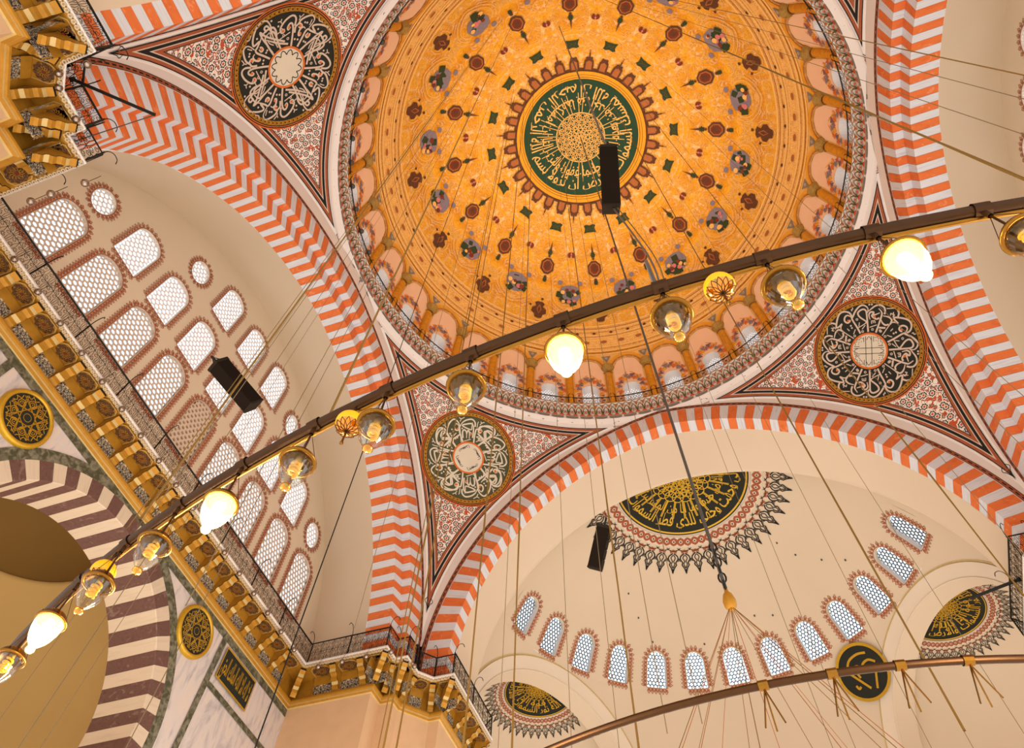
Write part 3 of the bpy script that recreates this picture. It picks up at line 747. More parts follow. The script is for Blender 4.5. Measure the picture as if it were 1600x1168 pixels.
def make_arch(root, S, fr, prof, n, mats, f0=0., gap=.008, nb=0, name='voussoir'):
    """n voussoirs each side; prof is a list of (inset, depth)"""
    mb = MB(); pb = [(max(0, i_ - .03) if i_ else .0, d_ + (.03 if k < len(prof) - 1 else 0)) for k, (i_, d_) in enumerate(prof)]
    for side in (-1, 1): mb.grid([[fr(*arch_pt(S, k / 48, i_, side), d_) for i_, d_ in pb] for k in range(-int(48 * nb / n + .5), 49)], 0)
    mb.build('mortar_bed', 'mortar', root)
    tot = S['R'] * acos(S['e'] / S['R'])
    cum = [0]
    for a, b in zip(prof, prof[1:]): cum.append(cum[-1] + hypot(a[0] - b[0], a[1] - b[1]))
    for side in (-1, 1):
        for k in range(-nb, n):
            fa, fb = k / n + gap / tot, (k + 1) / n - gap / tot; mb = MB(); P = []; UV = []
            jit = random.uniform(-.006, .006)
            for j in range(3):
                f = fa + (fb - fa) * j / 2; row = []
                for (i_, d_) in prof: h, z = arch_pt(S, f, i_ + (jit if i_ else 0), side); row.append(fr(h, z, d_))
                P.append(row); UV.append([(f * tot + side * 7 + k * 3.1, c) for c in cum])
            mb.grid(P, 0, UV)
            for f, r in ((fa, P[0]), (fb, P[-1])):       # joint faces
                back = [fr(*arch_pt(S, f, i_ - .05 if i_ else 0, side), d_ + .05) for (i_, d_) in prof]; mb.grid([r, back], 0, [[(0, 0)] * len(r)] * 2)
            mb.build(name, mats[(k + (side > 0)) % 2], root)
def ribbon3(mb, A_, B_, mi=0, UV=None): mb.grid([A_, B_], mi, UV)
TR = [2]
def striped_arch(d, S, prof, soffit, label):
    fr = side_frame(d); n = 50 if d in 'LR' else 44
    root = empty('trim_%d' % TR[0], fr(0, 19.4, 0), label=label, cat='arch', kind='structure'); TR[0] += 1
    ctr = root.location.copy()
    keep = fr
    fr2 = lambda h, z, dp: keep(h, z, dp) - ctr
    make_arch(root, S, fr2, prof, n, ('orange_stone', 'white_stone'), nb=1)
    # wall plane between arch and pendentive, and the painted chain border
    mb = MB(); I = []; O = []; K = 60
    for side in (-1, 1):
        I = []; O = []
        for k in range(-4, K + 1):
            f = k / K; h, z = arch_pt(S, f, 0, side)
            a = acos(S['e'] / S['R']) * max(f, 0); dx, dz = side * cos(a), sin(a)
            # march outward until leaving the square / circle
            t = 0
            while t < 3:
                hh, zz = h + dx * t, z + dz * t
                if zz > ZS and hypot(hh, zz - ZS) >= A + .02: break
                if zz <= ZS and abs(hh) >= A: break
                if abs(hh) >= A: break
                t += .01
            I.append(fr2(h, z, -.0)); O.append(fr2(h + dx * t, z + dz * t, 0))
        mb.grid([I, O], 0)
    mb.build('spandrel_face', 'white_plaster', root)
    mb = MB(); mk = MB()
    for side in (-1, 1):
        for w0, w1, off, mi in ((-.02, -.24, .015, 0), (-.02, -.04, .02, 1), (-.22, -.25, .02, 1)):
            mb.grid([[fr2(*arch_pt(S, k / K, w0, side), -off) for k in range(-3, K + 1)], [fr2(*arch_pt(S, k / K, w1, side), -off) for k in range(-3, K + 1)]], mi)
        for k in range(64):
            mb.grid([[fr2(*arch_pt(S, (k + .2 + .6 * j / 2) / 64, w_, side), -.022) for j in range(3)] for w_ in (-.10, -.16)], 1)
    mb.build('painted_border', ['brick_red', 'black_paint'], root)
    # plain soffit behind the stripes
    mb = MB()
    for side in (-1, 1):
        P = []
        for (S1, i1, d1, S2, i2, d2) in [soffit]:
            for q in range(5):
                t = q / 4; P.append([fr2(*[a * (1 - t) + b * t for a, b in zip(arch_pt(S1, k / 40, i1, side), arch_pt(S2, k / 40, i2, side))], d1 + (d2 - d1) * t) for k in range(-2, 41)])
        mb.grid(P, 0)
    mb.build('plain_soffit', 'cream', root, True)
    return root
profLR = [(0, 0), (1.25, 0), (1.25, .42), (2.1, .42), (2.1, 1.57)]
profBT = [(0, 0), (1.15, 0), (1.15, .75)]
striped_arch('L', SR, profLR, (SR, 2.1, 1.57, ST, 0, 4.85), 'stepped orange and white striped arch in front of the near wall of many windows')
striped_arch('R', SR, profLR, (SR, 2.1, 1.57, ST, 0, 4.85), 'stepped orange and white striped arch at the right edge of the photo')
striped_arch('B', SB, profBT, (SB, 1.15, .75, SI, 0, 2.6), 'orange and white striped arch framing the semi-dome with the gold half roundel')
striped_arch('T', SB, profBT, (SB, 1.15, .75, SI, 0, 2.6), 'orange and white striped arch cut by the top left of the frame')

# ================================================================== PENDENTIVES
def bez_circle(cx, cy, r, n=14): return [(cx + r * cos(2 * pi * k / n), cy + r * sin(2 * pi * k / n)) for k in range(n)]
# hand traced repeating units, normalised so the dark field has radius 1; y points to the rim at the bottom of the disc
def T(pts, cx, cy, sx_, sy_=None): sy_ = sy_ or sx_; return [((x - cx) / sx_, (y - cy) / sy_) for x, y in pts]
U_BR = dict(c=(738, 0, 1060, 1060), s=[
    [(745, 425), (750, 600), (760, 860), (790, 925), (850, 935), (930, 890), (945, 830), (900, 760), (800, 680), (775, 640), (860, 580), (960, 530)],
    [(915, 400), (980, 540), (1080, 730), (1060, 790), (990, 920), (900, 1010), (820, 1030), (750, 990), (720, 930), (740, 850)],
    [(1130, 720), (1140, 680), (1185, 655), (1240, 690), (1250, 750), (1220, 810), (1170, 825), (1110, 790), (1080, 740)],
    [(1080, 770), (1120, 870), (1220, 915), (1330, 890), (1400, 780), (1440, 580), (1390, 570), (1310, 640), (1340, 560), (1300, 470), (1060, 290)],
    [(1300, 470), (1390, 510), (1460, 450), (1495, 330)], [(1300, 440), (1290, 370), (1340, 310), (1410, 285)],
    [(580, 400), (500, 600), (440, 760), (430, 840), (490, 930)], [(375, 790), (355, 860), (370, 940), (450, 1000), (560, 990), (680, 910), (720, 880)],
    [(490, 720), (560, 700), (650, 780), (560, 800), (470, 830)], [(650, 780), (600, 850), (670, 860), (710, 800), (690, 700)], [(1450, 645), (1530, 670), (1593, 640)]],
    thin=[[(375, 480), (510, 495)], [(550, 570), (710, 525)], [(1255, 210), (1235, 370)], [(1065, 390), (1020, 500)], [(875, 490), (800, 580)], [(585, 610), (590, 660), (622, 665), (622, 615), (625, 660), (660, 665), (660, 600)],
          [(1070, 915), (1085, 950), (1050, 960), (1060, 1000)], [(1150, 470), (1200, 525)], [(1490, 490), (1540, 500), (1510, 540), (1560, 560)], [(160, 905), (320, 910)], [(940, 560), (925, 650)], [(160, 760), (200, 710), (170, 780)]],
    rings=[(475, 420), (650, 475), (975, 720), (1175, 250), (865, 440), (1040, 350)], dots=[(1095, 535), (1115, 585), (630, 1030), (685, 1030)], eyes=[(1165, 705), (590, 750)])
U_BL = dict(c=(795, 15, 950, 950), s=[
    [(700, 350), (700, 500), (685, 640), (670, 690), (610, 695), (555, 660), (580, 620), (620, 650), (600, 750), (520, 785), (380, 775), (280, 720), (250, 640), (310, 560), (400, 490), (600, 300)],
    [(290, 250), (450, 420), (640, 600)], [(290, 250), (490, 170)], [(440, 450), (480, 620), (470, 670), (400, 670), (330, 620), (330, 560), (420, 480)],
    [(1100, 210), (1240, 360), (1340, 470), (1345, 620), (1300, 750), (1220, 830), (1140, 800), (1080, 730), (1060, 660), (990, 330)], [(1370, 190), (1130, 530)],
    [(1290, 385), (1440, 365), (1480, 410), (1450, 510), (1400, 500), (1290, 400)], [(1350, 480), (1400, 560), (1480, 580), (1560, 540), (1590, 400), (1550, 260), (1480, 215), (1425, 230), (1440, 275), (1490, 250)],
    [(960, 440), (985, 560), (965, 630), (910, 610), (885, 540), (880, 450)], [(890, 560), (860, 630), (825, 590), (815, 450)], [(740, 480), (735, 620), (750, 740), (800, 800), (900, 775), (1010, 720), (800, 660), (785, 730), (780, 830)],
    [(710, 740), (720, 840), (800, 900), (930, 860), (1020, 780), (1060, 680)], [(945, 340), (1060, 570), (1090, 700)], [(1080, 660), (1110, 590), (1170, 610), (1185, 680), (1150, 740), (1090, 700)]],
    thin=[[(780, 440), (930, 375)], [(1080, 480), (1085, 410), (1110, 440), (1130, 380), (1150, 420), (1180, 360), (1170, 320)], [(980, 920), (1050, 870), (1110, 890)], [(1050, 870), (1075, 800)], [(500, 880), (560, 850), (600, 800)], [(560, 850), (590, 880)],
          [(1380, 600), (1410, 640), (1460, 650)], [(1410, 640), (1420, 720)], [(660, 730), (655, 830), (640, 870)], [(525, 435), (600, 435), (650, 400)], [(820, 560), (790, 545), (775, 580), (830, 605)], [(1230, 450), (1290, 490), (1240, 500)], [(330, 400), (380, 460)], [(1200, 190), (1245, 240), (1235, 300)]],
    rings=[], dots=[(1200, 545), (1240, 590), (600, 480), (640, 515), (1005, 655), (1275, 235), (1300, 195)], eyes=[(1110, 630), (580, 655), (790, 545), (1440, 250)])
U_TL = dict(c=(876, -106, 1070, 1240), s=[
    [(740, 370), (690, 560), (650, 730), (600, 790), (540, 760), (430, 740), (520, 850), (470, 905), (330, 925), (170, 890), (70, 790), (50, 680), (130, 560), (260, 470), (400, 360), (520, 230)],
    [(545, 700), (540, 650), (580, 600), (620, 640), (580, 710)], [(740, 650), (770, 620), (790, 660), (780, 760), (720, 820), (670, 790)], [(880, 670), (895, 800), (850, 870), (820, 960), (740, 1040), (620, 1100), (550, 1070), (530, 980), (590, 820)],
    [(880, 350), (905, 560), (940, 760), (990, 860), (1040, 850), (1065, 760), (1035, 710), (1000, 780)], [(920, 820), (930, 960), (980, 1030), (1060, 1020), (1160, 900), (1215, 740), (1190, 650), (1140, 630), (1110, 690), (1200, 725)],
    [(390, 90), (370, 350), (330, 620), (270, 780), (370, 690), (480, 540), (620, 330)], [(250, 620), (190, 700), (140, 650), (200, 550), (330, 420)], [(1070, 250), (1180, 400), (1280, 570), (1360, 640), (1410, 590), (1370, 510)],
    [(1190, 110), (1350, 270), (1480, 430), (1490, 520), (1430, 620)], [(960, 410), (1200, 405), (1460, 450)], [(1260, 550), (1300, 660), (1390, 730), (1500, 660), (1580, 540), (1590, 400)], [(840, 880), (800, 880), (760, 840), (790, 790), (835, 810)]],
    thin=[[(980, 670), (1170, 490)], [(160, 180), (300, 380)], [(480, 350), (460, 460), (410, 530)], [(1220, 830), (1250, 870), (1310, 850)], [(1250, 870), (1240, 930)], [(790, 1100), (850, 1020), (880, 1060)], [(850, 1020), (860, 950)], [(330, 990), (420, 1010), (430, 1070)], [(600, 880), (580, 1010)]],
    rings=[(995, 525), (285, 160)], dots=[(585, 490), (630, 505), (775, 530), (840, 530), (665, 925), (715, 925), (40, 570), (1275, 765), (385, 820)], eyes=[(575, 650), (1030, 775), (750, 670), (795, 835), (1140, 675)])
def pendentive(phc, unit, alpha, label, lab2, field, white, nrep=4):
    sxn = 1 if cos(rad(phc)) > 0 else -1; syn = 1 if sin(rad(phc)) > 0 else -1
    def P3(x, y, off=0):       # |x|,|y| on sphere above
        z2 = (RS - off) ** 2 - x * x - y * y; return V((sxn * x, syn * y, ZS + sqrt(max(z2, 0))))
    m0 = sph_map((0, 0, ZS), RS, 56, phc, alpha)
    cdir = V((sin(rad(56)) * cos(rad(phc)), sin(rad(56)) * sin(rad(phc)), cos(rad(56))))
    def uvof(p):
        d = (p - V((0, 0, ZS))).normalized(); return (atan2(d.y, d.x) * RS * .83 * 1.0, acos(max(-1, min(1, d.z))) * RS)
    def patch(d_in, t_top, mb, off, mi, nr=40, ncol=24):
        a_ = A - d_in; P = []; UV = []
        zmin = sqrt(max(0, RS * RS - 2 * a_ * a_)); zt = RS * cos(rad(t_top))
        for i in range(nr + 1):
            t = i / nr; zz = zt + (zmin - zt) * (1 - (1 - t) ** 1.0)
            r = sqrt(RS * RS - zz * zz); f0 = acos(min(1, a_ / r)); row = []
            for j in range(ncol + 1):
                f = f0 + (pi / 2 - 2 * f0) * j / ncol; p = V((r * cos(f), r * sin(f), zz)) * ((RS - off) / RS)
                row.append(V((sxn * p.x, syn * p.y, ZS + p.z)))
            P.append(row); UV.append([uvof(q) for q in row])
        mb.grid(P, mi, UV)
    mb = MB(); patch(0, 44.6, mb, 0, 0)
    root = mb.build('pendentive', 'white_plaster', smooth=True, label=label, cat='pendentive', kind='structure')
    mb = MB(); patch(.455, 47.75, mb, .02, 0); mb.build('floral_field', 'floral_white', root, True)
    # border lines, outermost first
    def border(d_in, t_top, w_, mb, mi, off):
        a0_, a1_ = A - d_in, A - d_in - w_
        def corners(a_, tt):
            zt = RS * cos(rad(tt)); r = sqrt(RS * RS - zt * zt); return a_, zt, sqrt(max(0, r * r - a_ * a_)), sqrt(max(0, RS * RS - 2 * a_ * a_))
        wt = math.degrees(w_ * 1.45 / RS)
        A0, z0_, x0, _ = corners(a0_, t_top); A1, z1_, x1, _ = corners(a1_, t_top + wt)
        K = 40
        for sw in (0, 1):
            rows_ = []
            for aa, xs in ((A0, x0), (A1, x1)):
                r_ = []
                for k in range(K + 1):
                    x = xs + (aa - xs) * k / K; p = (x, aa) if sw == 0 else (aa, x); r_.append(P3(p[0], p[1], off))
                rows_.append(r_)
            mb.grid(rows_, mi)
        rows_ = []
        for aa, xs, zz in ((A0, x0, z0_), (A1, x1, z1_)):
            f0 = atan2(xs, aa); f1 = pi / 2 - f0; r = hypot(xs, aa); rows_.append([P3(r * cos(f0 + (f1 - f0) * k / K), r * sin(f0 + (f1 - f0) * k / K), off) for k in range(K + 1)])
        mb.grid(rows_, mi)
    mb = MB(); d_ = .10; tt = 46.2
    for w_, mi in ((.03, 1), (.085, 0), (.03, 2), (.09, 1), (.03, 2), (.08, 0), (.02, 1)):
        border(d_, tt, w_, mb, mi, .03); d_ += w_; tt += math.degrees(w_ * 1.45 / RS)
    mb.build('painted_border', ['brick_red', 'black_paint', 'ivory_pink'], root)
    # tip finials
    mb = MB()
    def finial(mpf, s_):
        for sg in (-1, 1):
            mb.ribbon(smooth_path([(0, 0), (sg * .14, .12), (sg * .25, .3), (sg * .12, .48), (0, .8)], 3), .035, mpf, .02, 1)
            mb.ribbon(smooth_path([(0, .1), (sg * .1, .22), (sg * .04, .36), (sg * .12, .42)], 3), .04, mpf, .02, 0)
        mb.poly([(0, .2), (.06, .3), (0, .45), (-.06, .3)], mpf, .02, 0); mb.ribbon([(0, .75), (.02, 1.0)], [.04, .01], mpf, .02, 1)
    for sw in (0, 1):
        # on the sphere beside the arch crowns
        x0 = 2.75; z_ = 34.42
        ang = (90 - 12.3) if sw == 0 else 12.3
        phw = math.degrees(atan2(syn * sin(rad(ang)), sxn * cos(rad(ang))))
        dirn = 1 if ((phw - phc + 540) % 360 - 180) > 0 else -1
        m_ = sph_map((0, 0, ZS), RS, 45.9, phw, 0); finial(lambda x, y, o=0, m_=m_, dirn=dirn: m_(x, y * dirn, o), 1)
    dg = V((sxn, syn, 0)).normalized(); tg = V((-dg.y, dg.x, 0)); o_ = dg * (RS - .20) + V((0, 0, 24.35)); o_.z = 24.35
    finial(lambda x, y, o=0: o_ + tg * x * .8 - V((0, 0, 1)) * y - dg * o, 1)
    mb.build('painted_finial', ['brick_red', 'black_paint'], root)
    # roundel
    RD = 2.82; RF = RD * .86
    mb = MB(); mb.disc(0, 0, RF * 1.01, m0, .06, 0, 64, 4)
    disc = mb.build('calligraphy_disc', field, root, True, label=lab2)
    mb = MB()
    for r0, r1, mi in ((.86, .935, 2), (.935, .95, 1), (.95, .965, 0), (.965, .98, 1), (.98, 1.0, 0), (.855, .862, 1)):
        mb.ring(0, 0, RD * r0, RD * r1, m0, .065 + (.01 if mi == 1 else 0), mi, 96)
    for k in range(72):
        a = 2 * pi * k / 72; mb.poly([(RD * (.897 + .02 * cos(q * pi / 2)) * cos(a + .012 * sin(q * pi / 2)), RD * (.897 + .02 * cos(q * pi / 2)) * sin(a + .012 * sin(q * pi / 2))) for q in range(4)], m0, .08, 1)
        b = a + pi / 72
        for s_ in (-1, 1): mb.ribbon([(RD * .897 * cos(a) + 0, RD * .897 * sin(a)), (RD * (.897 + s_ * .03) * cos(b), RD * (.897 + s_ * .03) * sin(b))], .012, m0, .078, 3)
    mb.build('braided_rim', ['orange_paint', 'black_paint', 'gold_paint', 'brown'], disc)
    cx, cy, ax, ay = unit['c']; mb = MB()
    for q in range(nrep):
        mq = scaled(m0, RF, 2 * pi * q / nrep)
        for st in unit['s']:
            p = smooth_path(T(st, cx, cy, ax, ay), 4); n = len(p)
            mb.ribbon(p, [.036 * (.55 + .45 * sin(pi * min(1, (i + 1) / n * 1.15 + .02)) ** .5) if i > n * .15 else .036 for i in range(n)], mq, .075 + .001 * q)
        for st in unit['thin']: mb.ribbon(smooth_path(T(st, cx, cy, ax, ay), 3), .019, mq, .077)
        for x, y in unit['rings']: (x_, y_), = T([(x, y)], cx, cy, ax, ay); mb.ring(x_, y_, .013, .028, mq, .077, 0, 8)
        for x, y in unit['dots']: (x_, y_), = T([(x, y)], cx, cy, ax, ay); mb.disc(x_, y_, .021, mq, .077, 0, 6)
        for x, y in unit['eyes']: (x_, y_), = T([(x, y)], cx, cy, ax, ay); mb.disc(x_, y_, .026, mq, .08, 1, 7)
    mb.build('lettering', [white, 'orange_paint'], disc)
    mb = MB(); mb.disc(0, 0, RF * .345, m0, .085, 0, 40, 1); hub = mb.build('centre_disc', 'ivory', disc)
    mb = MB(); mb.ring(0, 0, RF * .345, RF * .385, m0, .09, 1, 48); mc = scaled(m0, RF)
    for q in range(4):
        mq = scaled(m0, RF, pi / 2 * q)
        if unit is U_BR:
            mb.ribbon([(.06, -.31), (.06, .31)], .012, mq, .095); mb.ribbon(smooth_path([(-.06, .08), (.04, .2), (0, .3), (-.05, .24), (-.05, .1)], 3), .012, mq, .095)
            mb.ribbon([(.1, .1), (.3, .1), (.27, .14), (.29, .18), (.24, .2), (.25, .25), (.19, .24), (.16, .29), (.12, .26), (.1, .29), (.1, .1)], .012, mq, .095)
            for d_ in ((.15, .15), (.21, .15), (.15, .2), (.2, .19)): mb.disc(*d_, .01, mq, .095, 0, 5)
        elif unit is U_TL:
            for a_ in (0, .52, 1.05):
                ca_, sa_ = cos(a_), sin(a_); mb.ribbon(smooth_path([(x_ * ca_ - y_ * sa_, x_ * sa_ + y_ * ca_) for x_, y_ in ((-.04, .10), (-.055, .25), (0, .32), (.055, .25), (.04, .10))], 3), .018, mq, .095)
            mb.poly([(-.07, -.07), (.07, -.07), (.07, .07), (-.07, .07)], mq, .095, 0)
        else:
            for a_ in range(5): mb.ribbon(smooth_path([(.02 + .045 * a_, .04 + .01 * a_), (.045 * a_ - .03, .17), (.03 + .045 * a_, .30 - .03 * a_), (.09 + .035 * a_, .2 - .02 * a_), (-.06 + .045 * a_, .12)], 3), .011, mq, .095)
            mb.ring(.12, .2, .015, .028, mq, .096, 0, 6); mb.ring(.0, .1, .015, .028, mq, .096, 0, 6)
    mb.build('centre_lettering', ['black_paint', 'orange_paint'], disc)
pendentive(135, U_BL, -103, 'white floral pendentive at lower left with an olive green calligraphy roundel', 'olive green calligraphy disc', 'olive_field', 'ivory')
pendentive(225, U_TL, -186, 'white floral pendentive at upper left with a dark calligraphy roundel of leaning letters', 'black calligraphy disc', 'black_field', 'ivory_pink')
pendentive(45, U_BR, -40.5, 'white floral pendentive at lower right with a round black calligraphy roundel', 'black calligraphy disc', 'black_field', 'ivory_pink')
pendentive(315, U_BL, -300, 'white floral pendentive at upper right of which only the tip shows', 'black calligraphy disc', 'black_field', 'ivory_pink')

# ================================================================== TYMPANUM WALLS
def tympanum(sgn):
    X = A + 4.8
    fr = lambda h, z, off=0: V((sgn * (X - off), h, z))
    out = []
    for side in (-1, 1):
        l = [(side * 11.7, 19.3)] + [arch_pt(ST, k / 30, -.08, side) for k in range(0, 31)]; out += l if side == -1 else l[::-1][1:]
    wins = []
    cr = crest_leaves('brick_red', .04, .2, .17, .5)
    crh = crest_leaves('brick_red', .035, .2, .2, .5)
    yc = .17
    row1 = [yc + 2.27 * (k - 4) for k in range(9)]; row2 = [yc + 2.27 * (k - 3) for k in range(7)]; row3 = [yc + 2.27 * (k - 1) for k in range(3)]
    for y in row1: wins.append((y, 21.68, outline(1.42, 3.04, .66), .235, .092, 1))
    for y in row2: wins.append((y, 25.2, outline(1.36, 2.62, .62), .235, .092, 2))
    for y in row3: wins.append((y, 28.75, outline(1.3, 2.6, .6), .235, .092, 3))
    for y, z in ((yc - 9.05, 25.45), (yc + 8.9, 25.35), (yc - 4.5, 28.75), (yc + 4.45, 28.75)): wins.append((y, z, oval(.5, .72), .235, .09, 4))
    loops = [out] + [[(y + (-1 if sgn > 0 else 1) * 0 + x, z + yy) for x, yy in o] for y, z, o, *_ in wins]
    mb = MB(); mb.holed(loops, lambda x, y, off=0: fr(x, y, off)); 
    nm = 'wall_left' if sgn < 0 else 'wall_right'
    root = mb.build(nm, 'cream', label='cream wall filled with rows of arched grille windows, %s' % ('left of the striped arch' if sgn < 0 else 'cut by the right edge'), cat='wall', kind='structure')
    pos = ['first', 'second', 'third', 'fourth', 'fifth', 'sixth', 'seventh', 'eighth', 'ninth']
    for i, (y, z, o, pit, hol, row) in enumerate(wins):
        mp = lambda x, yy, off=0, y=y, z=z: fr(y + x, z + yy, off)
        blind = 'capital_stone' if (row == 1 and i == 4 and sgn < 0) else None
        if sgn < 0:
            if row == 1: lab = 'arched grille window in the bottom row above the balustrade, %s from the top-left end' % pos[i]
            elif row == 2: lab = 'arched grille window in the middle row of the left wall, %s from the top-left end' % pos[i - 9]
            elif row == 3: lab = 'arched grille window in the top row of the left wall, %s of three from the top' % pos[i - 16]
            else: lab = 'round window of the left wall, ' + ('nearest the gilded cornice corner at top left', 'lowest, beside the bottom striped soffit', 'upper of the middle pair', 'lower of the middle pair, just above the bronze lamp pipe')[i - 19]
            if blind: lab = 'blind arched grille with brown holes in the bottom row, behind the two cables'
            g = None
        else: lab = ('round window' if row == 4 else 'arched grille window') + ' of the wall at the right edge'; g = 'windows of the right edge wall'
        window(mp, o, pit, hol * (1.06 if not blind else .8), .04 if row == 1 else .03, lab, grille_mat='ivory_pink' if row == 1 else 'white_reveal', reveal='ivory_pink', crest=(cr if row in (1, 4) else crh), group=g, thick=.05 if row == 1 else .03, blind=blind)
tympanum(-1); tympanum(1)

# ================================================================== SEMI-DOMES
YC, ZC, RC = 16.4, 20.4, 12.95; EXA = 33.5; EXR = 25.4
def semidome(sg, decor):
    c = V((0, sg * YC, ZC))
    def sp(th, ph, off=0):
        t, p = rad(th), rad(ph); r = RC - off; return V((r * sin(t) * cos(p), sg * (YC + r * sin(t) * sin(p)), ZC + r * cos(t)))
    mb = MB()
    P = [[sp(th, ph) for ph in range(-6, 187, 3)] for th in range(0, 51, 2)]; mb.grid(P, 0)
    # band of windows theta 50..61
    n = 13; st = 12.3; p0 = 90 - st * 6.5
    ax = [V((cos(rad(a)), sin(rad(a)), 0)) for a in (EXA, 180 - EXA)]
    DV = RC * rad(1); thb = 59.6
    hole = outline(1.12, 1.98, .54, 10)
    for k in range(n):
        pc = p0 + st * (k + .5)
        def mp(u, v, off=0, pc=pc): return sp(thb - v / DV, pc - sg * math.degrees(u / (RC * sin(rad(56)))), off)
        # ring mesh
        wv = rad(st / 2) * RC * sin(rad(56)); top = (thb - 50) * DV; bot = (thb - 61) * DV; cx, cy = 0, .95; outer = []
        for x, y in hole:
            dx, dy = x - cx, y - cy
            t = min([(wv / abs(dx)) if abs(dx) > 1e-6 else 9e9, ((top - cy) / dy) if dy > 1e-6 else 9e9, ((bot - cy) / dy) if dy < -1e-6 else 9e9]); outer.append([cx + dx * t, cy + dy * t])
        for cxn, cyn in ((-wv, top), (wv, top), (-wv, bot), (wv, bot)):
            j = min(range(len(outer)), key=lambda i: hypot(outer[i][0] - cxn, outer[i][1] - cyn)); outer[j] = [cxn, cyn]
        rows_ = [[mp(p[0] + (q[0] - p[0]) * t / 4, p[1] + (q[1] - p[1]) * t / 4) for p, q in zip(hole + hole[:1], outer + outer[:1])] for t in range(5)]
        mb.grid(rows_, 0)
        if decor:
            names = ['far right', 'second from the right', 'third from the right', 'fourth from the right', 'fifth from the right', 'sixth from the right', 'middle', 'sixth from the left', 'fifth from the left', 'fourth from the left', 'third from the left', 'second from the left', 'far left']
            w = window(mp, hole, .2, .084, .3, 'arched honeycomb window with a red crest in the semi-dome ring, %s' % names[k], grille_mat='charcoal', reveal='white_reveal', crest=crest_leaves('brick_red', .045, .26, .2, .5), thick=.04)
            mb2 = MB(); mb2.ribbon([(x * .93, .07 + y * .955) for x, y in outline(1.12, 1.98, .54, 12)][2:14], .05, mp, -.12); mb2.build('tan_fillet', 'gold_pale', w)
        else: window(mp, hole, .2, .084, .3, 'arched window in the ring of the semi-dome behind the top striped arch', group='windows of the semi-dome behind the top arch')
    for a0, a1 in ((-6, p0), (p0 + st * n, 186)):
        mb.grid([[sp(th, a0 + (a1 - a0) * j / 6) for j in range(7)] for th in (50, 53, 56, 59, 61)], 0)
    for t0, t1 in ((49.4, 50.6), (60.4, 61.6)): mb.grid([[sp(th, ph, -.04) for ph in range(-6, 187, 2)] for th in (t0, t1)], 0, skip=lambda i, j: t0 > 55 and any(abs(-6 + 2 * j + 1 - a_) < 10 for a_ in (EXA, 180 - EXA)))
    for pc_ in (p0, p0 + st * n): mb.grid([[sp(th, pc_ + q, -.05) for q in (-.9, 0, .9)] for th in range(49, 62)], 0)
    # lower zone with exedra openings
    def inex(th, ph):
        d = V((sin(rad(th)) * cos(rad(ph)), sin(rad(th)) * sin(rad(ph)), cos(rad(th))))
        return any(d.dot(a_) > cos(rad(EXR + 1.2)) for a_ in ax)
    ths = [61 + i for i in range(30)]; phs = [i * 1.0 for i in range(-8, 189)]
    mb.grid([[sp(th, ph) for ph in phs] for th in ths], 0, skip=lambda i, j: inex(ths[i] + .5, phs[j] + .5))
    mb.grid([[V((RC * cos(rad(ph)), sg * (YC + RC * sin(rad(ph))), z)) for ph in phs] for z in (20.4, 17, 12)], 0, skip=lambda i, j: any(abs(phs[j] + .5 - a_) < EXR + 1.2 for a_ in (EXA, 180 - EXA)))
    root = mb.build('ceiling_semidome', 'cream', smooth=True, label='cream semi-dome with a half roundel, ring of arched windows and corner exedrae' if decor else 'cream semi-dome hidden behind the arch at the top', cat='semi-dome', kind='structure')
    # lip behind the arch opening
    mb = MB()
    for side in (-1, 1):
        I = [arch_pt(SI, k / 40, 0, side) for k in range(-2, 41)]; O = [(h * 1.13, 19 + (z - 19) * 1.15) for h, z in I]
        mb.grid([[V((h, sg * (A + 2.6), z)) for h, z in I], [V((h, sg * (A + 2.75), z)) for h, z in I], [V((h, sg * (A + 2.75), z)) for h, z in O]], 0)
    mb.build('arch_edge', 'cream', root, False)
    # exedrae
    for ei, ea in enumerate((EXA, 180 - EXA)):
        d = V((cos(rad(ea)), sin(rad(ea)), 0)); t = V((-sin(rad(ea)), cos(rad(ea)), 0)); up = V((0, 0, 1)); r0 = RC * sin(rad(EXR)); d0 = RC * cos(rad(EXR)); c0 = V((0, YC, ZC))
        F = lambda p: V((p.x, sg * p.y, p.z))
        mb = MB()
        for q0, q1, off0, off1, mi in ((EXR, EXR, .06, .06, 0), (EXR, 28.7, .07, .07, 0), (28.7, 28.7, .07, 0, 0), (28.7, 29.1, .02, .02, 1)):
            if q0 == q1: continue
            P = []
            for q, off in ((q0, off0), ((q0 + q1) / 2, (off0 + off1) / 2), (q1, off1)):
                row = []
                for k in range(49):
                    a_ = pi * k / 48; ps = rad(q); row.append(F(c0 + (d * cos(ps) + (t * cos(a_) + up * sin(a_)) * sin(ps)) * (RC - off)))
                row = [row[0] - up * 8] + row + [row[-1] - up * 8]; P.append(row)
            mb.grid(P, mi)
        ex_kind = mb.build('exedra_arch', ['pale_cream', 'gold_pale'], label='pale arch band with a thin gold line over the %s exedra' % ('right' if ei == 0 else 'left') if decor else 'pale arch band of a hidden exedra', cat='arch', kind='structure', group=None if decor else 'exedra arches behind the top arch')
        mb = MB(); dep = 1.0
        def cyl(r, dd, k): a_ = pi * k / 36; return F(c0 + d * (d0 + dd) + (t * cos(a_) + up * sin(a_)) * r)
        P = []
        for r, dd in ((r0, -.12), (r0 - .05, .3), (r0 - .12, dep)):
            row = [cyl(r, dd, k) for k in range(37)]; P.append([row[0] - up * 8] + row + [row[-1] - up * 8])
        mb.grid(P, 0)
        re = r0 + .35
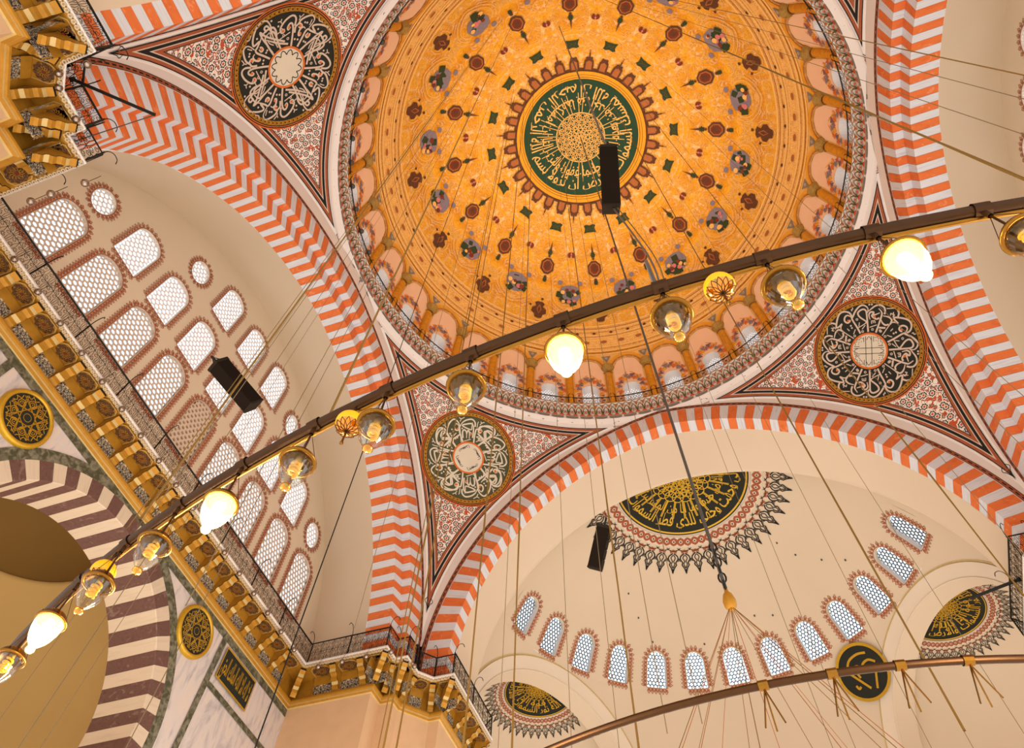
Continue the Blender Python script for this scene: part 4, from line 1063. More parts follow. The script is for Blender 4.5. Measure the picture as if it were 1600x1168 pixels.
        def es(th, a_, off=0):      # th from zenith, a_ azimuth relative to d  (-90..90)
            t_, p_ = rad(th), rad(a_); r = re - off; return F(c0 + d * (d0 + dep) + (d * sin(t_) * cos(p_) + t * sin(t_) * sin(p_) + up * cos(t_)) * r)
        mb.grid([[es(th, a_) for a_ in range(-90, 91, 6)] for th in range(0, 91, 5)], 0)
        mb.grid([[es(90, a_) + V((0, 0, z)) for a_ in range(-90, 91, 6)] for z in (0, -8)], 0)
        mb.grid([[cyl(r0 - .12, dep, k) for k in range(37)], [cyl(re, dep, k) for k in range(37)]], 0)
        exo = mb.build('exedra', 'cream', smooth=True, label=('half-domed corner exedra on the %s side with its own dark roundel' % ('right' if ei == 0 else 'left')) if decor else 'half-domed exedra hidden behind the top arch', cat='exedra', kind='structure', group=None if decor else 'exedrae behind the top arch')
        if decor:
            ec = c0 + d * (d0 + dep)
            base = sph_map(ec, re, 4, ea, 0)
            clipd = lambda p: (p - ec).dot(d) > .02
            roundel(base, exo, 2.1, 44, clipd, ('الله نور السموات والارض', 'لا قوة الا بالله'), ea)
    if decor:
        base = sph_map(c, RC, 3.2, 90, 0)
        roundel(base, root, 4.0, 46, lambda p: p.y > YC - .5, ('اني وجهت وجهي للذي فطر السموات', 'والارض حنيفا وما انا من المشركين'), 90)
    return root
def roundel(mp, root, R, nf, keep, text, ea):
    """disc with gold letters, braided red ring, leaf finials; parts behind the opening edge are left out"""
    def clip_grid(mb, r0, r1, off, mi, n, rows=3):
        P = []
        for i in range(rows + 1):
            r = r0 + (r1 - r0) * i / rows; P.append([mp(r * cos(2 * pi * k / n), r * sin(2 * pi * k / n), off) for k in range(n + 1)])
        mb.grid(P, mi, skip=lambda i, j: not keep(P[i][j]) and not keep(P[i + 1][j + 1]))
    mb = MB(); clip_grid(mb, 0, R * .985, .04, 0, 96, 12); disc = mb.build('calligraphy_disc', 'black_field', root, True, label='black half roundel with gold lettering')
    mb = MB(); clip_grid(mb, R * .94, R * .965, .07, 0, 96, 1); clip_grid(mb, R * .985, R * 1.01, .06, 1, 96, 1)
    mb.build('rim_line', ['gilt', 'ivory_pink'], disc)
    def vis(x, y): return keep(mp(x, y, 0))
    mb = MB(); n_ = 20
    for rc_, rr_, n, ph in ((.36, .085, 20, 0), (.29, .08, 18, .5), (.2, .085, 14, 0), (.12, .08, 10, .5), (.04, .06, 6, 0)):
        for k in range(n):
            a = 2 * pi * (k + ph) / n
            if vis(R * rc_ * cos(a), R * rc_ * sin(a)): mb.ring(R * rc_ * cos(a), R * rc_ * sin(a), R * (rr_ - .007), R * (rr_ + .007), mp, .07, 0, 12)
    ring_text(mb, text[0], mp, R * .84, R * .62, 86, -86, .075); ring_text(mb, text[1], mp, R * .62, R * .45, 84, -84, .077)
    for k in range(24):
        a = 2 * pi * (k + .5) / 24
        if vis(R * .45 * cos(a), R * .45 * sin(a)):
            for dd in (-.02, .02): mb.ribbon([(R * .43 * cos(a + dd), R * .43 * sin(a + dd)), (R * .72 * cos(a + dd * .6), R * .72 * sin(a + dd * .6))], R * .012, mp, .07)
    mb.build('gold_lettering', 'gilt', disc)
    # braid
    mb = MB(); clip_grid(mb, R * 1.02, R * 1.17, .03, 1, 96, 1); n = 64
    for s_ in (-1, 1):
        pts = [(R * (1.095 + s_ * .05 * sin(k * pi / 4)) * cos(2 * pi * k / (n * 4)), R * (1.095 + s_ * .05 * sin(k * pi / 4)) * sin(2 * pi * k / (n * 4))) for k in range(n * 4 + 1)]
        for i in range(0, n * 4, 4):
            if vis(*pts[i]) and vis(*pts[i + 4]): mb.ribbon(pts[i:i + 5], R * .036, mp, .045 + .003 * s_, 0)
    mb.build('braided_band', ['brick_red', 'pale_cream'], root)
    mb = MB(); mr_ = MB()
    for k in range(n):
        a = 2 * pi * k / n
        if vis(R * 1.095 * cos(a), R * 1.095 * sin(a)): mb.disc(R * 1.095 * cos(a + pi / n), R * 1.095 * sin(a + pi / n), R * .014, mp, .06, 0, 5)
    N_ = nf; vv = lambda v: v if v < 1.19 else 1.19 + (v - 1.19) * .6
    for k in range(N_):
        a = 2 * pi * (k + .5) / N_
        if not vis(R * 1.2 * cos(a), R * 1.2 * sin(a)): continue
        ca, sa = cos(a), sin(a); w = pi * 2.6 * R / N_ * .46
        q = lambda u, v: (R * vv(v) * ca - u * w * sa, R * vv(v) * sa + u * w * ca)
        mr_.poly([q(-.75, 1.24), q(-.55, 1.335), q(0, 1.30), q(.55, 1.335), q(.75, 1.24), q(.3, 1.26), q(0, 1.235), q(-.3, 1.26)], mp, .035, 0)
        q = lambda u, v: (R * v * ca - u * w * sa, R * v * sa + u * w * ca)
        for s_ in (-1, 1):
            mb.ribbon(smooth_path([q(s_ * .1, 1.275), q(s_ * .8, 1.32), q(s_ * .9, 1.37), q(s_ * .5, 1.42), q(s_ * .7, 1.45), q(s_ * .3, 1.50), q(0, 1.58)], 2), R * .018, mp, .04)
            mb.ribbon(smooth_path([q(s_ * .05, 1.30), q(s_ * .42, 1.35), q(s_ * .1, 1.40), q(s_ * .35, 1.44), q(0, 1.50)], 2), R * .014, mp, .04)
            mb.ribbon(smooth_path([q(s_ * .85, 1.34), q(s_ * 1.15, 1.37), q(s_ * .9, 1.40)], 2), R * .010, mp, .04)
            mb.ribbon(smooth_path([q(0, 1.245), q(s_ * .8, 1.225), q(s_ * 1.3, 1.19)], 2), R * .009, mp, .04)
        mb.poly([q(-.12, 1.53), q(0, 1.50), q(.12, 1.53), q(0, 1.60)], mp, .042)
        mb.disc(*[R * 1.215 * f for f in (cos(a + pi / N_), sin(a + pi / N_))], R * .014, mp, .04, 0, 5)
    mb.build('leaf_finials', 'black_paint', root); mr_.build('red_calyxes', 'brick_red', root)
SD = semidome(1, True)
semidome(-1, False)
# small iron pegs on the semi-dome
mb = MB(); mb.lathe([(0, .0), (.05, .02), (.05, .1), (0, .12)], 6); peg = None
for th, ph in ((38, 128), (43.5, 122), (49, 116), (49.5, 98), (45.5, 78), (47, 72), (33, 52), (38, 50), (43, 44), (47, 38)):
    o = mb.build('wall_peg', 'charcoal') if peg is None else peg.copy()
    if peg is None: peg = o
    else: COL.objects.link(o)
    o.location = (RC * .995 * sin(rad(th)) * cos(rad(ph)), YC + RC * .995 * sin(rad(th)) * sin(rad(ph)), ZC + RC * .995 * cos(rad(th)))
    tag(o, 'tiny dark iron peg in the bare plaster of the semi-dome', 'peg', 'iron pegs on the semi-dome')
# hanging name roundel on the wall between exedra and windows
mpn = sph_map((0, YC, ZC), RC, 67.0, 57.0, 90)
mb = MB(); mb.disc(0, 0, 1.38, mpn, .16, 0, 48, 2); mb.ring(0, 0, 1.38, 1.4, lambda x, y, o: mpn(x, y, o if hypot(x, y) < 1.39 else 0), .16, 0, 48)
rd = mb.build('name_roundel', 'black_field', label='large black name roundel with gold strokes behind the lower bronze pipe', cat='roundel')
mb = MB(); mb.ring(0, 0, 1.3, 1.46, mpn, .2, 0, 48); mb.build('gilt_frame', 'gilt', rd)
mb = MB()
for st in ([(-.2, -1.0), (-.75, -.1)], [(.1, -.85), (.85, .5)], [(-.9, .1), (-.6, .35), (-.2, .3), (0, 0), (.1, .35), (.35, .3), (.3, -.2)], [(-.7, .7), (-.2, .85), (.4, .75), (.8, .3)], [(.55, -.55), (.7, -.6), (.75, -.4)], [(-1.05, -.3), (-.95, -.1)]):
    mb.ribbon(smooth_path(st, 4), .12, mpn, .19)
mb.build('gold_lettering', 'gilt', rd)

# ================================================================== GALLERY
def offs(path, o):
    """offset a plan polyline to its left (interior side positive)"""
    out = []
    for i, p in enumerate(path):
        d1 = (V(p) - V(path[i - 1])).normalized() if i > 0 else None; d2 = (V(path[i + 1]) - V(p)).normalized() if i < len(path) - 1 else None
        if d1 is None: d1 = d2
        if d2 is None: d2 = d1
        n1 = V((-d1.y, d1.x)); n2 = V((-d2.y, d2.x)); m_ = (n1 + n2); m_ = m_ / max(.3, m_.dot(n1)) if m_.length > 1e-6 else n1
        out.append((p[0] + m_.x * o, p[1] + m_.y * o))
    return out
def half(sx_, sy_):    # from tympanum corner round a pier towards the semi-dome
    return [(sx_ * x, sy_ * y) for x, y in ((-17.0, 10.5), (-13.22, 10.52), (-13.2, 11.33), (-12.66, 11.33), (-12.62, 12.37), (-12.13, 12.93), (-11.2, 12.93), (-11.2, 17.6), (-12.6, 18.8))]
def unit_meshes():
    U = {}
    # corbel: local x along path (width), y outward (0 at rail, negative to wall), z up
    mb = MB(); pf = [(-.85, 18.52), (-.80, 18.60), (-.72, 18.66), (-.70, 18.78), (-.60, 18.86), (-.50, 18.88), (-.47, 19.0), (-.37, 19.07), (-.27, 19.08), (-.24, 19.2), (-.14, 19.27), (-.10, 19.3), (-.10, 19.40)]
    w_ = .15; mt = [0, 0, 0, 1, 0, 0, 0, 0, 1, 0, 0, 2]
    for i in range(len(pf) - 1):
        (a, b), (c, d) = pf[i], pf[i + 1]; mb.face([V((-w_, a, b)), V((w_, a, b)), V((w_, c, d)), V((-w_, c, d))], mt[i])
    for s_ in (-1, 1):
        mb.poly([(y, z) for y, z in pf] + [(-.85, 19.4)], lambda x, y, o, s_=s_: V((s_ * w_, x, y)), 0, 0)
        mb.ribbon([(y + .03, z + .03) for y, z in pf[1:-1]], .03, lambda x, y, o, s_=s_: V((s_ * (w_ + .006), x, y)), 0, 2)
    U['corbel'] = mb.mesh('corbel', ['gold_paint', 'gold_pale', 'black_paint'])
    # soffit panel with rosette
    mb = MB(); f = lambda x, y, o=0: V((x, y - .42, 19.36 - o))
    mb.poly([(-.40, -.30), (-.40, .16), (-.26, .34), (.26, .34), (.40, .16), (.40, -.30)], f, .02, 0)
    mb.ribbon([(-.37, -.29), (-.37, .15), (-.24, .31), (.24, .31), (.37, .15), (.37, -.29)], .025, f, .03, 4)
    sc_ = [((.34 + .022 * cos(10 * a)) * cos(a), (.28 + .022 * cos(10 * a)) * sin(a) + .02) for a in [2 * pi * k / 40 for k in range(40)]]
    mb.poly(sc_, f, .035, 1); mb.ring(0, .02, .0, .05, f, .06, 3, 8)
    for k in range(12):
        a = 2 * pi * k / 12; mb.ribbon([(.07 * cos(a), .06 * sin(a) + .02), (.14 * cos(a + .2), .12 * sin(a + .2) + .02), (.21 * cos(a), .17 * sin(a) + .02)], .018, f, .05, 2)
    for k in range(10): a = 2 * pi * (k + .5) / 10; mb.disc(.17 * cos(a), .02 + .14 * sin(a), .014, f, .055, 2, 4)
    U['rosette'] = mb.mesh('rosette', ['gold_paint', 'arabesque_brown', 'gold_paint', 'dark_red', 'gold_pale'])
    mb = MB(); mb.face([V((-.40, -.84, 18.56)), V((.40, -.84, 18.56)), V((.40, -.80, 19.0)), V((-.40, -.80, 19.0))], 0, [(0, 0), (.8, 0), (.8, .45), (0, .45)])
    mb.face([V((-.40, -.80, 19.0)), V((.40, -.80, 19.0)), V((.40, -.72, 19.33)), V((-.40, -.72, 19.33))], 1, [(0, 0), (.8, 0), (.8, .45), (0, .45)])
    for s_ in (-1, 1): mb.ribbon([(s_ * .36, 18.58), (s_ * .36, 18.98)], .03, lambda x, y, o: V((x, -.84 + (y - 18.56) * .09, y)) + V((0, .012, 0)), 0, 1)
    U['arabesque'] = mb.mesh('arabesque', ['arabesque_black', 'gold_paint'])
    # scroll panel of the balustrade, 0.56 wide
    mb = MB(); g = lambda x, y, o=0: V((x, -.04, y)); W = .28
    def bar(pts, w=.022):
        mb.ribbon(pts, w, lambda x, y, o: V((x, -.03, y)), 0, 0); mb.ribbon(pts, w, lambda x, y, o: V((x, -.042, y)), 0, 0)
        for s_ in (-1, 1):
            mb.grid([[V((p[0] + s_ * w / 2.4, -.03, p[1])) for p in pts], [V((p[0] + s_ * w / 2.4, -.042, p[1])) for p in pts]], 0)
    def spiral(cx, cz, r, a0, turns, sg, n=15): return [(cx + r * (1 - .82 * k / n) * cos(a0 + sg * turns * 2 * pi * k / n), cz + r * (1 - .82 * k / n) * sin(a0 + sg * turns * 2 * pi * k / n)) for k in range(n + 1)]
    for sx_ in (-1, 1):
        for cz in (19.73, 19.96, 20.16, 20.39):
            bar(spiral(sx_ * .13, cz, .085, pi / 2, 1.2, sx_ * (1 if cz in (19.73, 20.16) else -1)), .0105)
        bar([(sx_ * .03, 19.60), (sx_ * .05, 19.84), (0, 20.05), (sx_ * .05, 20.27), (sx_ * .03, 20.50)], .012)
        bar([(sx_ * .25, 19.58), (sx_ * .21, 19.85), (sx_ * .25, 20.06), (sx_ * .21, 20.28), (sx_ * .25, 20.5)], .012)
    bar([(-W, 20.06), (-.1, 20.05), (.1, 20.07), (W, 20.06)], .013)
    bar([(-W, 19.58), (-W, 20.52)], .014)
    U['scroll'] = mb.mesh('scroll', ['iron'])
    mb = MB(); mb.tube([(0, -.06, 19.56), (0, -.06, 20.60)], .03, 5); mb.tube(smooth_path([(0, -.06, 20.55), (0, -.03, 20.8), (0, .10, 20.98), (0, .28, 20.95), (0, .36, 20.78)], 3), .016, 4)
    U['post'] = mb.mesh('post', ['iron'])
    return U
UM = unit_meshes()
def gallery(sx_):
    if sx_ < 0: path = half(1, -1)[::-1] + half(1, 1)       # interior lies to the +x side
    else: path = half(-1, 1)[::-1] + half(-1, -1)
    # orientation: walking so that the interior is on the right hand for sx<0 (moving +y, interior +x => right); make left positive by flipping sign
    sgn = -1
    name = 'left' if sx_ < 0 else 'right'
    P = lambda o: offs(path, sgn * o)
    cor = empty('gallery_cornice', (sx_ * 17, 0, 18.2), label='gilded bracketed gallery cornice along the %s side and its piers' % name, cat='cornice', kind='structure')
    org = cor.location.copy()
    def sweep(prof, mats, nm, mats_idx=None, parent=cor, smooth=False):
        mb = MB(); cols = [P(o) for o, z in prof]
        for i in range(len(prof) - 1):
            a = [V((x, y, prof[i][1])) - org for x, y in cols[i]]; b = [V((x, y, prof[i + 1][1])) - org for x, y in cols[i + 1]]
            L = [0]
            for k in range(1, len(a)): L.append(L[-1] + (a[k] - a[k - 1]).length)
            mb.grid([a, b], mats_idx[i] if mats_idx else 0, [[(l, prof[i][1]) for l in L], [(l, prof[i + 1][1]) for l in L]])
        return mb.build(nm, mats, parent, smooth)
    sweep([(-.9, 19.58), (.02, 19.58), (.04, 19.50), (.0, 19.46), (-.03, 19.42), (-.06, 19.40), (-.12, 19.385), (-.86, 19.37)], ['gold_paint', 'white_reveal', 'gold_pale'], 'gallery_slab', [0, 1, 1, 0, 2, 0, 0])
    sweep([(-.86, 19.38), (-.86, 18.5)], ['gold_paint'], 'frieze_wall')
    sweep([(-.86, 18.56), (-.76, 18.54), (-.76, 18.49), (-.70, 18.46), (-.72, 18.40), (-.64, 18.37), (-.66, 18.31), (-.72, 18.28), (-.72, 18.22), (-.80, 18.18), (-.88, 18.15)], ['gold_paint', 'gold_pale', 'black_paint', 'ochre'], 'lower_moulding', [2, 0, 1, 0, 1, 0, 0, 1, 0, 1])
    # guilloche of little white rings
    mb = MB(); pp = P(.03)
    for a, b in zip(pp, pp[1:]):
        L = hypot(b[0] - a[0], b[1] - a[1]); n = max(1, int(L / .14)); tx, ty = (b[0] - a[0]) / L, (b[1] - a[1]) / L
        for k in range(n):
            s_ = (k + .5) * L / n; c = V((a[0] + tx * s_, a[1] + ty * s_, 19.44)) - org
            mb.ring(0, 0, .035, .062, lambda x, y, o, c=c: c + V((tx * x, ty * x, y)) + V((0, 0, -.02)) * 1 + V((0, 0, 0)), 0, 0, 8)
            mb.ring(0, 0, .035, .062, lambda x, y, o, c=c: c + V((tx * x, ty * x, 0)) + V((ty, -tx, 0)) * (y - .05) * 1 + V((0, 0, -.06)), 0, 0, 8)
    tag(mb.build('guilloche_rings', 'ivory', cor), kind='stuff')
    bal = empty('balustrade', (sx_ * 17, 0, 19.56), label='black wrought-iron scroll balustrade on the %s gallery' % name, cat='balustrade')
    for nm, z, r in (('top_rail', 20.55, .035), ('bottom_rail', 19.62, .025)):
        mb = MB(); mb.tube([V((x, y, z)) - bal.location for x, y in P(-.04)], r, 5); mb.build(nm, 'iron', bal)
    protos = {}
    def place(kind, nm, parent, px, py, ang, sc=1.0, lab=None):
        if (kind, parent.name) not in protos: o = bpy.data.objects.new(nm, UM[kind]); protos[kind, parent.name] = o
        else: o = protos[kind, parent.name].copy()
        COL.objects.link(o); o.parent = parent
        o.matrix_local = Matrix.Translation(V((px, py, 0)) - parent.location) @ Matrix.Rotation(ang, 4, 'Z') @ Matrix.Diagonal((sc, 1, 1, 1))
    npost = 0
    for i in range(len(path) - 1):
        a, b = V(path[i]), V(path[i + 1]); L = (b - a).length; t = (b - a) / L; ang = atan2(t.y, t.x) + pi  # local +y = right of travel -> interior
        n = max(1, round(L / 1.13)); stp = L / n
        short = L < 1.0
        for k in range(n):
            c = a + t * (k + .5) * stp; s_ = min(1.25, max(.45, (stp - .28) / .84)) if not short else max(.5, L / 1.05)
            place('rosette', 'rosette_panel', cor, c.x, c.y, ang, s_); place('arabesque', 'arabesque_panel', cor, c.x, c.y, ang, s_ * 1.05)
            if k: c2 = a + t * k * stp; place('corbel', 'corbel', cor, c2.x, c2.y, ang)
        if i > 0:
            d1 = (a - V(path[i - 1])).normalized(); m_ = (d1 + t).normalized(); place('corbel', 'corbel', cor, a.x, a.y, atan2(m_.y, m_.x) + pi, .8)
        m2 = max(1, round(L / .56)); st2 = L / m2
        for k in range(m2): c = a + t * (k + .5) * st2; place('scroll', 'scroll_panel', bal, c.x, c.y, ang, st2 / .56)
        m3 = max(1, round(L / 2.3))
        for k in range(m3): c = a + t * k * (L / m3); place('post', 'hooked_post', bal, c.x, c.y, ang)
    # walls below
    W = [(x, y) for x, y in P(-.86)]
    j = next(i for i in range(len(path) - 1) if (V(path[i + 1]) - V(path[i])).length > 15)
    mb = MB()
    for seg in (W[:j + 1], W[j + 1:]):
        mb.grid([[V((x, y, z)) - org for x, y in seg] for z in (18.3, 14, 6)], 0)
    mb.build('pier_wall', 'pier_stone', cor)
    for sy_ in (-1, 1):
        pts = [q for q in P(-.1) if q[1] * sy_ > 9.5 and abs(q[0]) < 16.9]
        if pts[0][1] * sy_ > pts[-1][1] * sy_: pts = pts[::-1]
        pts = [(sx_ * 17.6, sy_ * 10.6)] + pts + [(sx_ * 16, sy_ * 19), (sx_ * 17.6, sy_ * 17)]
        mb = MB(); mb.poly(pts, lambda x, y, o: V((x, y, 19.392)) - org, 0); mb.build('pier_ledge', 'gold_paint', cor)
    return W[j], W[j + 1]
WL = gallery(-1); WR = gallery(1)
# tops of gallery floors / pier cores so that nothing is hollow above the ledge
for sx_ in (-1, 1):
    for sy_ in (-1, 1):
        mb = MB(); q = lambda x, y, z: V((sx_ * x, sy_ * y, z))
        mb.face([q(13.25, 13.25, 19.6), q(13.25, 13.25, 21.6), q(13.25, 13.0, 21.6), q(13.25, 13.0, 19.6)], 0)
        mb.face([q(13.25, 13.25, 19.6), q(13.25, 13.25, 21.6), q(13.0, 13.25, 21.6), q(13.0, 13.25, 19.6)], 0)
        mb.grid([[q(11.8, 13.25 + .75, z), q(11.7, 15.9, z), q(12.9, 17.2, z)] for z in (19.6, 20.4)], 0)
        mb.build('pier_core', 'white_plaster', label='white corner of the pier below a pendentive tip, above the balustrade', cat='pier', kind='structure', group='pier corners')

# ================================================================== LEFT ARCADE WALL
def arcade():
    X = -17.86; yc, zc = .17, 12.9
    mp = plane_map((X, 0, 0), (0, 1, 0), (0, 0, 1), (1, 0, 0))
    hole = [(yc - 5.1, 6)] + [(yc + 5.1 * cos(pi - pi * k / 40), zc + 5.1 * sin(pi - pi * k / 40)) for k in range(41)] + [(yc + 5.1, 6)]
    y0, y1 = -11.45, 11.45
    mb = MB(); top = [(x, 18.6) for x, _ in hole[1:-1]]
    mb.grid([[mp(x, y) for x, y in hole[1:-1]], [mp(x, y) for x, y in top]], 0)
    for a_, b_ in ((y0, yc - 5.1), (yc + 5.1, y1)): mb.face([mp(a_, 6), mp(b_, 6), mp(b_, 18.6), mp(a_, 18.6)])
    root = mb.build('wall_arcade', 'grey_marble', label='grey marble wall under the left gallery with a large striped arch', cat='wall', kind='structure')
    # green marble bands
    mb = MB()
    for a0, a1 in ((0, pi),): mb.ring(yc, zc, 5.1, 5.48, mp, .03, 0, 60, a0, a1)
    for s_ in (-1, 1): mb.ribbon([(yc + s_ * 5.29, 6), (yc + s_ * 5.29, zc)], .38, mp, .03)
    mb.ribbon([(y0, 18.02), (y1, 18.02)], .34, mp, .015)
    for s_ in (-1, 1): mb.ribbon([(yc + s_ * 6.35, 17.9), (yc + s_ * 6.35, 6)], .26, mp, .04)
    for s_ in (-1, 1): mb.ribbon([(yc + s_ * 6.5, 16.1), (yc + s_ * 12, 16.1)], .22, mp, .035)
    mb.build('green_band', 'green_marble', root)
    S = dict(R=5.1, e=0, z0=zc); fr = lambda h, z, d: V((X - d, yc + h, z))
    make_arch(root, S, fr, [(0, -.03), (.6, -.03), (.62, 0), (.62, 1.9)], 16, ('porphyry', 'pale_stone'), nb=5)
    # roundels on the marble
    for s_, nm in ((-1, 'upper'), (1, 'lower')):
        m_ = plane_map((X, yc + s_ * 4.83, 17.28 - .27), (0, 1, 0), (0, 0, -1), (1, 0, 0))
        mb = MB(); mb.disc(0, 0, .82, m_, .10, 0, 40); mb.ring(0, 0, .9, .94, m_, .0, 0, 40)
        r = mb.build('calligraphy_roundel', 'black_field', label='small round black and gold calligraphy roundel on grey marble, the %s of the two' % nm, cat='roundel')
        mb = MB(); P = []
        for rr_, o in ((.78, .1), (.79, .14), (.84, .16), (.9, .14), (.93, .08), (.94, 0)): P.append([m_(rr_ * cos(2 * pi * k / 48), rr_ * sin(2 * pi * k / 48), o) for k in range(49)])
        mb.grid(P, 0); mb.build('gilt_frame', 'gilt', r, True)
        mb = MB(); K = 8
        for k in range(K):
            a = 2 * pi * k / K
            for q_ in (2.45, -2.45): mb.ribbon([(.70 * cos(a), .70 * sin(a)), (.70 * cos(a + q_), .70 * sin(a + q_))], .022, m_, .115)
            for rr_ in (.07, .13): mb.ring(.47 * cos(a + .39), .47 * sin(a + .39), rr_ - .012, rr_ + .012, m_, .12, 0, 10, a - 1, a + 3.6)
            mb.disc(.47 * cos(a + .39), .47 * sin(a + .39), .022, m_, .12, 0, 5); mb.disc(.73 * cos(a + .3), .73 * sin(a + .3), .02, m_, .12, 0, 5)
            mb.ribbon(smooth_path([(.71 * cos(a + .05), .71 * sin(a + .05)), (.62 * cos(a + .2), .62 * sin(a + .2)), (.72 * cos(a + .33), .72 * sin(a + .33)), (.62 * cos(a + .46), .62 * sin(a + .46)), (.71 * cos(a + .62), .71 * sin(a + .62))], 2), .025, m_, .12)
        mb.ring(0, 0, .24, .26, m_, .12, 0, 24); mb.ring(0, 0, .12, .135, m_, .12, 0, 16)
        mb.build('gold_lettering', 'gilt', r)
    # lozenge shaped panel by the corner
    m_ = plane_map((X, 7.85, 17.1), (0, 1, 0), (0, 0, 1), (1, 0, 0))
    mb = MB(); mb.poly([(-1.05, -.6), (1.05, -.6), (1.05, .6), (-1.05, .6)], m_, .06); r = mb.build('framed_inscription', 'black_field', label='black calligraphy panel in a gold frame low on the marble wall', cat='panel')
    mb = MB(); mb.ribbon([(-1.05, -.6), (1.05, -.6), (1.05, .6), (-1.05, .6)], .09, m_, .09, closed=True); mb.build('gilt_frame', 'gilt', r)
    vs, fs = text_geo('لا اله الا الله الملك الحق'); x0 = min(v[0] for v in vs); x1 = max(v[0] for v in vs); mb = MB()
    mb.v = [m_(-.95 + 1.9 * (x - x0) / (x1 - x0), -.3 + y * 1.0, .075) for x, y in vs]; mb.f = fs; mb.m = [0] * len(fs); mb.uv = [[(0, 0)] * len(f) for f in fs]; mb.build('gold_lettering', 'gilt', r)
    # aisle vault behind
    xb = X - 1.9; cx_, cy_ = -22.6, -.6
    L_ = lambda prof, a0=0: [[V((cx_ + r_ * cos(rad(ph)), cy_ + r_ * sin(rad(ph)), z)) for ph in range(0, 361, 8)] for r_, z in prof]
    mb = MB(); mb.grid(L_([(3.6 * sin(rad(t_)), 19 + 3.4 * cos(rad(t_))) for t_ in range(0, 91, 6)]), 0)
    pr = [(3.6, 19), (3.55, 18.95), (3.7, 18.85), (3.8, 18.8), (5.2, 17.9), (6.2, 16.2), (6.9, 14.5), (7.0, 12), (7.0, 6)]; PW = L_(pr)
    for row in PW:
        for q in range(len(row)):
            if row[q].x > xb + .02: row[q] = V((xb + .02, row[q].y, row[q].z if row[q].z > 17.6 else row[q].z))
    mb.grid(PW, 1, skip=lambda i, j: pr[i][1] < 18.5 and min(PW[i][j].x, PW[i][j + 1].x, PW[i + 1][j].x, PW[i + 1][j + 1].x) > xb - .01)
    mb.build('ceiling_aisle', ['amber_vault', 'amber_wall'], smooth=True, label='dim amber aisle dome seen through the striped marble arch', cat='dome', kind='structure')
    back = empty('trim_%d' % TR[0], (-25.2, 5.2, 15), label='small orange and white striped arch deep in the amber aisle', cat='arch', kind='structure'); TR[0] += 1; WORLD.add(back.name)
    S2 = dict(R=2.1, e=0, z0=15.6); n_ = V((.6, -.8, 0)); t_ = V((.8, .6, 0)); fr = lambda h, z, d: V((-25.2, 5.2, 0)) + t_ * h + V((0, 0, z)) - n_ * d
    make_arch(back, S2, fr, [(.55, .3), (0, 0), (0, 0)][1:] + [(.55, 0), (.55, .4)], 7, ('orange_stone', 'white_stone'), nb=0)
    # jamb mass of the arch
    mb = MB()
    for s_ in (-1, 1): mb.grid([[V((x, yc + s_ * 4.62, z)) for x in (X - .05, xb)] for z in (6, zc)], 0)
    mb.build('arch_jamb', 'tan_stone', root)
arcade()

# ================================================================== CHANDELIER
CHX = .6
ch = empty('chandelier', (CHX, 0, 2.85), label='giant ring chandelier of bronze pipes hung on cables, crossing the photo', cat='chandelier')
def ring_pipe(R_, z, nm, mat, r, n=200):
    mb = MB(); mb.tube([V((R_ * cos(2 * pi * k / n), R_ * sin(2 * pi * k / n), z - 2.85)) for k in range(n + 1)], r, 10); return mb.build(nm, mat, ch, True)
ring_pipe(9.5, 2.85, 'outer_ring', 'dark_brass', .027); ring_pipe(5.93, 3.4, 'inner_ring', 'dark_brass', .03)
mb = MB(); mb.tube([V((9.475 * cos(2 * pi * k / 200), 9.475 * sin(2 * pi * k / 200), -.026)) for k in range(201)], .011, 6); mb.build('edge_highlight', 'brass', ch, True)  # thin brass tube imitates the golden highlight along the pipe's lower edge
angA = [-79.8, -82.55, -85.15, -87.85, -90.52, -93.25, -96.0, -98.75, -101.4, -104.3, -107.15, -109.95, -112.7, -115.45]
for k, a in enumerate(angA):
    mb = MB(); c = cos(rad(a)); s = sin(rad(a)); da = .0035
    mb.tube([V((9.5 * cos(rad(a) + d_), 9.5 * sin(rad(a) + d_), 0)) for d_ in (-da, 0, da)], .034, 10); mb.tube([V((9.5 * c, 9.5 * s, -.02)), V((9.5 * c, 9.5 * s, -.075))], .012, 6)
    mb.build('sleeve', 'dark_brass', ch)
for a in (-81.8, -77.4, -86.3, -91):
    mb = MB(); c = cos(rad(a)); s = sin(rad(a)); mb.tube([V((5.93 * cos(rad(a) + d_), 5.93 * sin(rad(a) + d_), .55)) for d_ in (-.006, .006)], .038, 10)
    for dx, dy in ((.07, 0), (-.07, .02), (0, .08)): mb.tube([V((5.93 * c, 5.93 * s, .52)), V((5.93 * c + dx, 5.93 * s + dy, .25))], .006, 4)
    mb.build('sleeve', 'brass', ch)
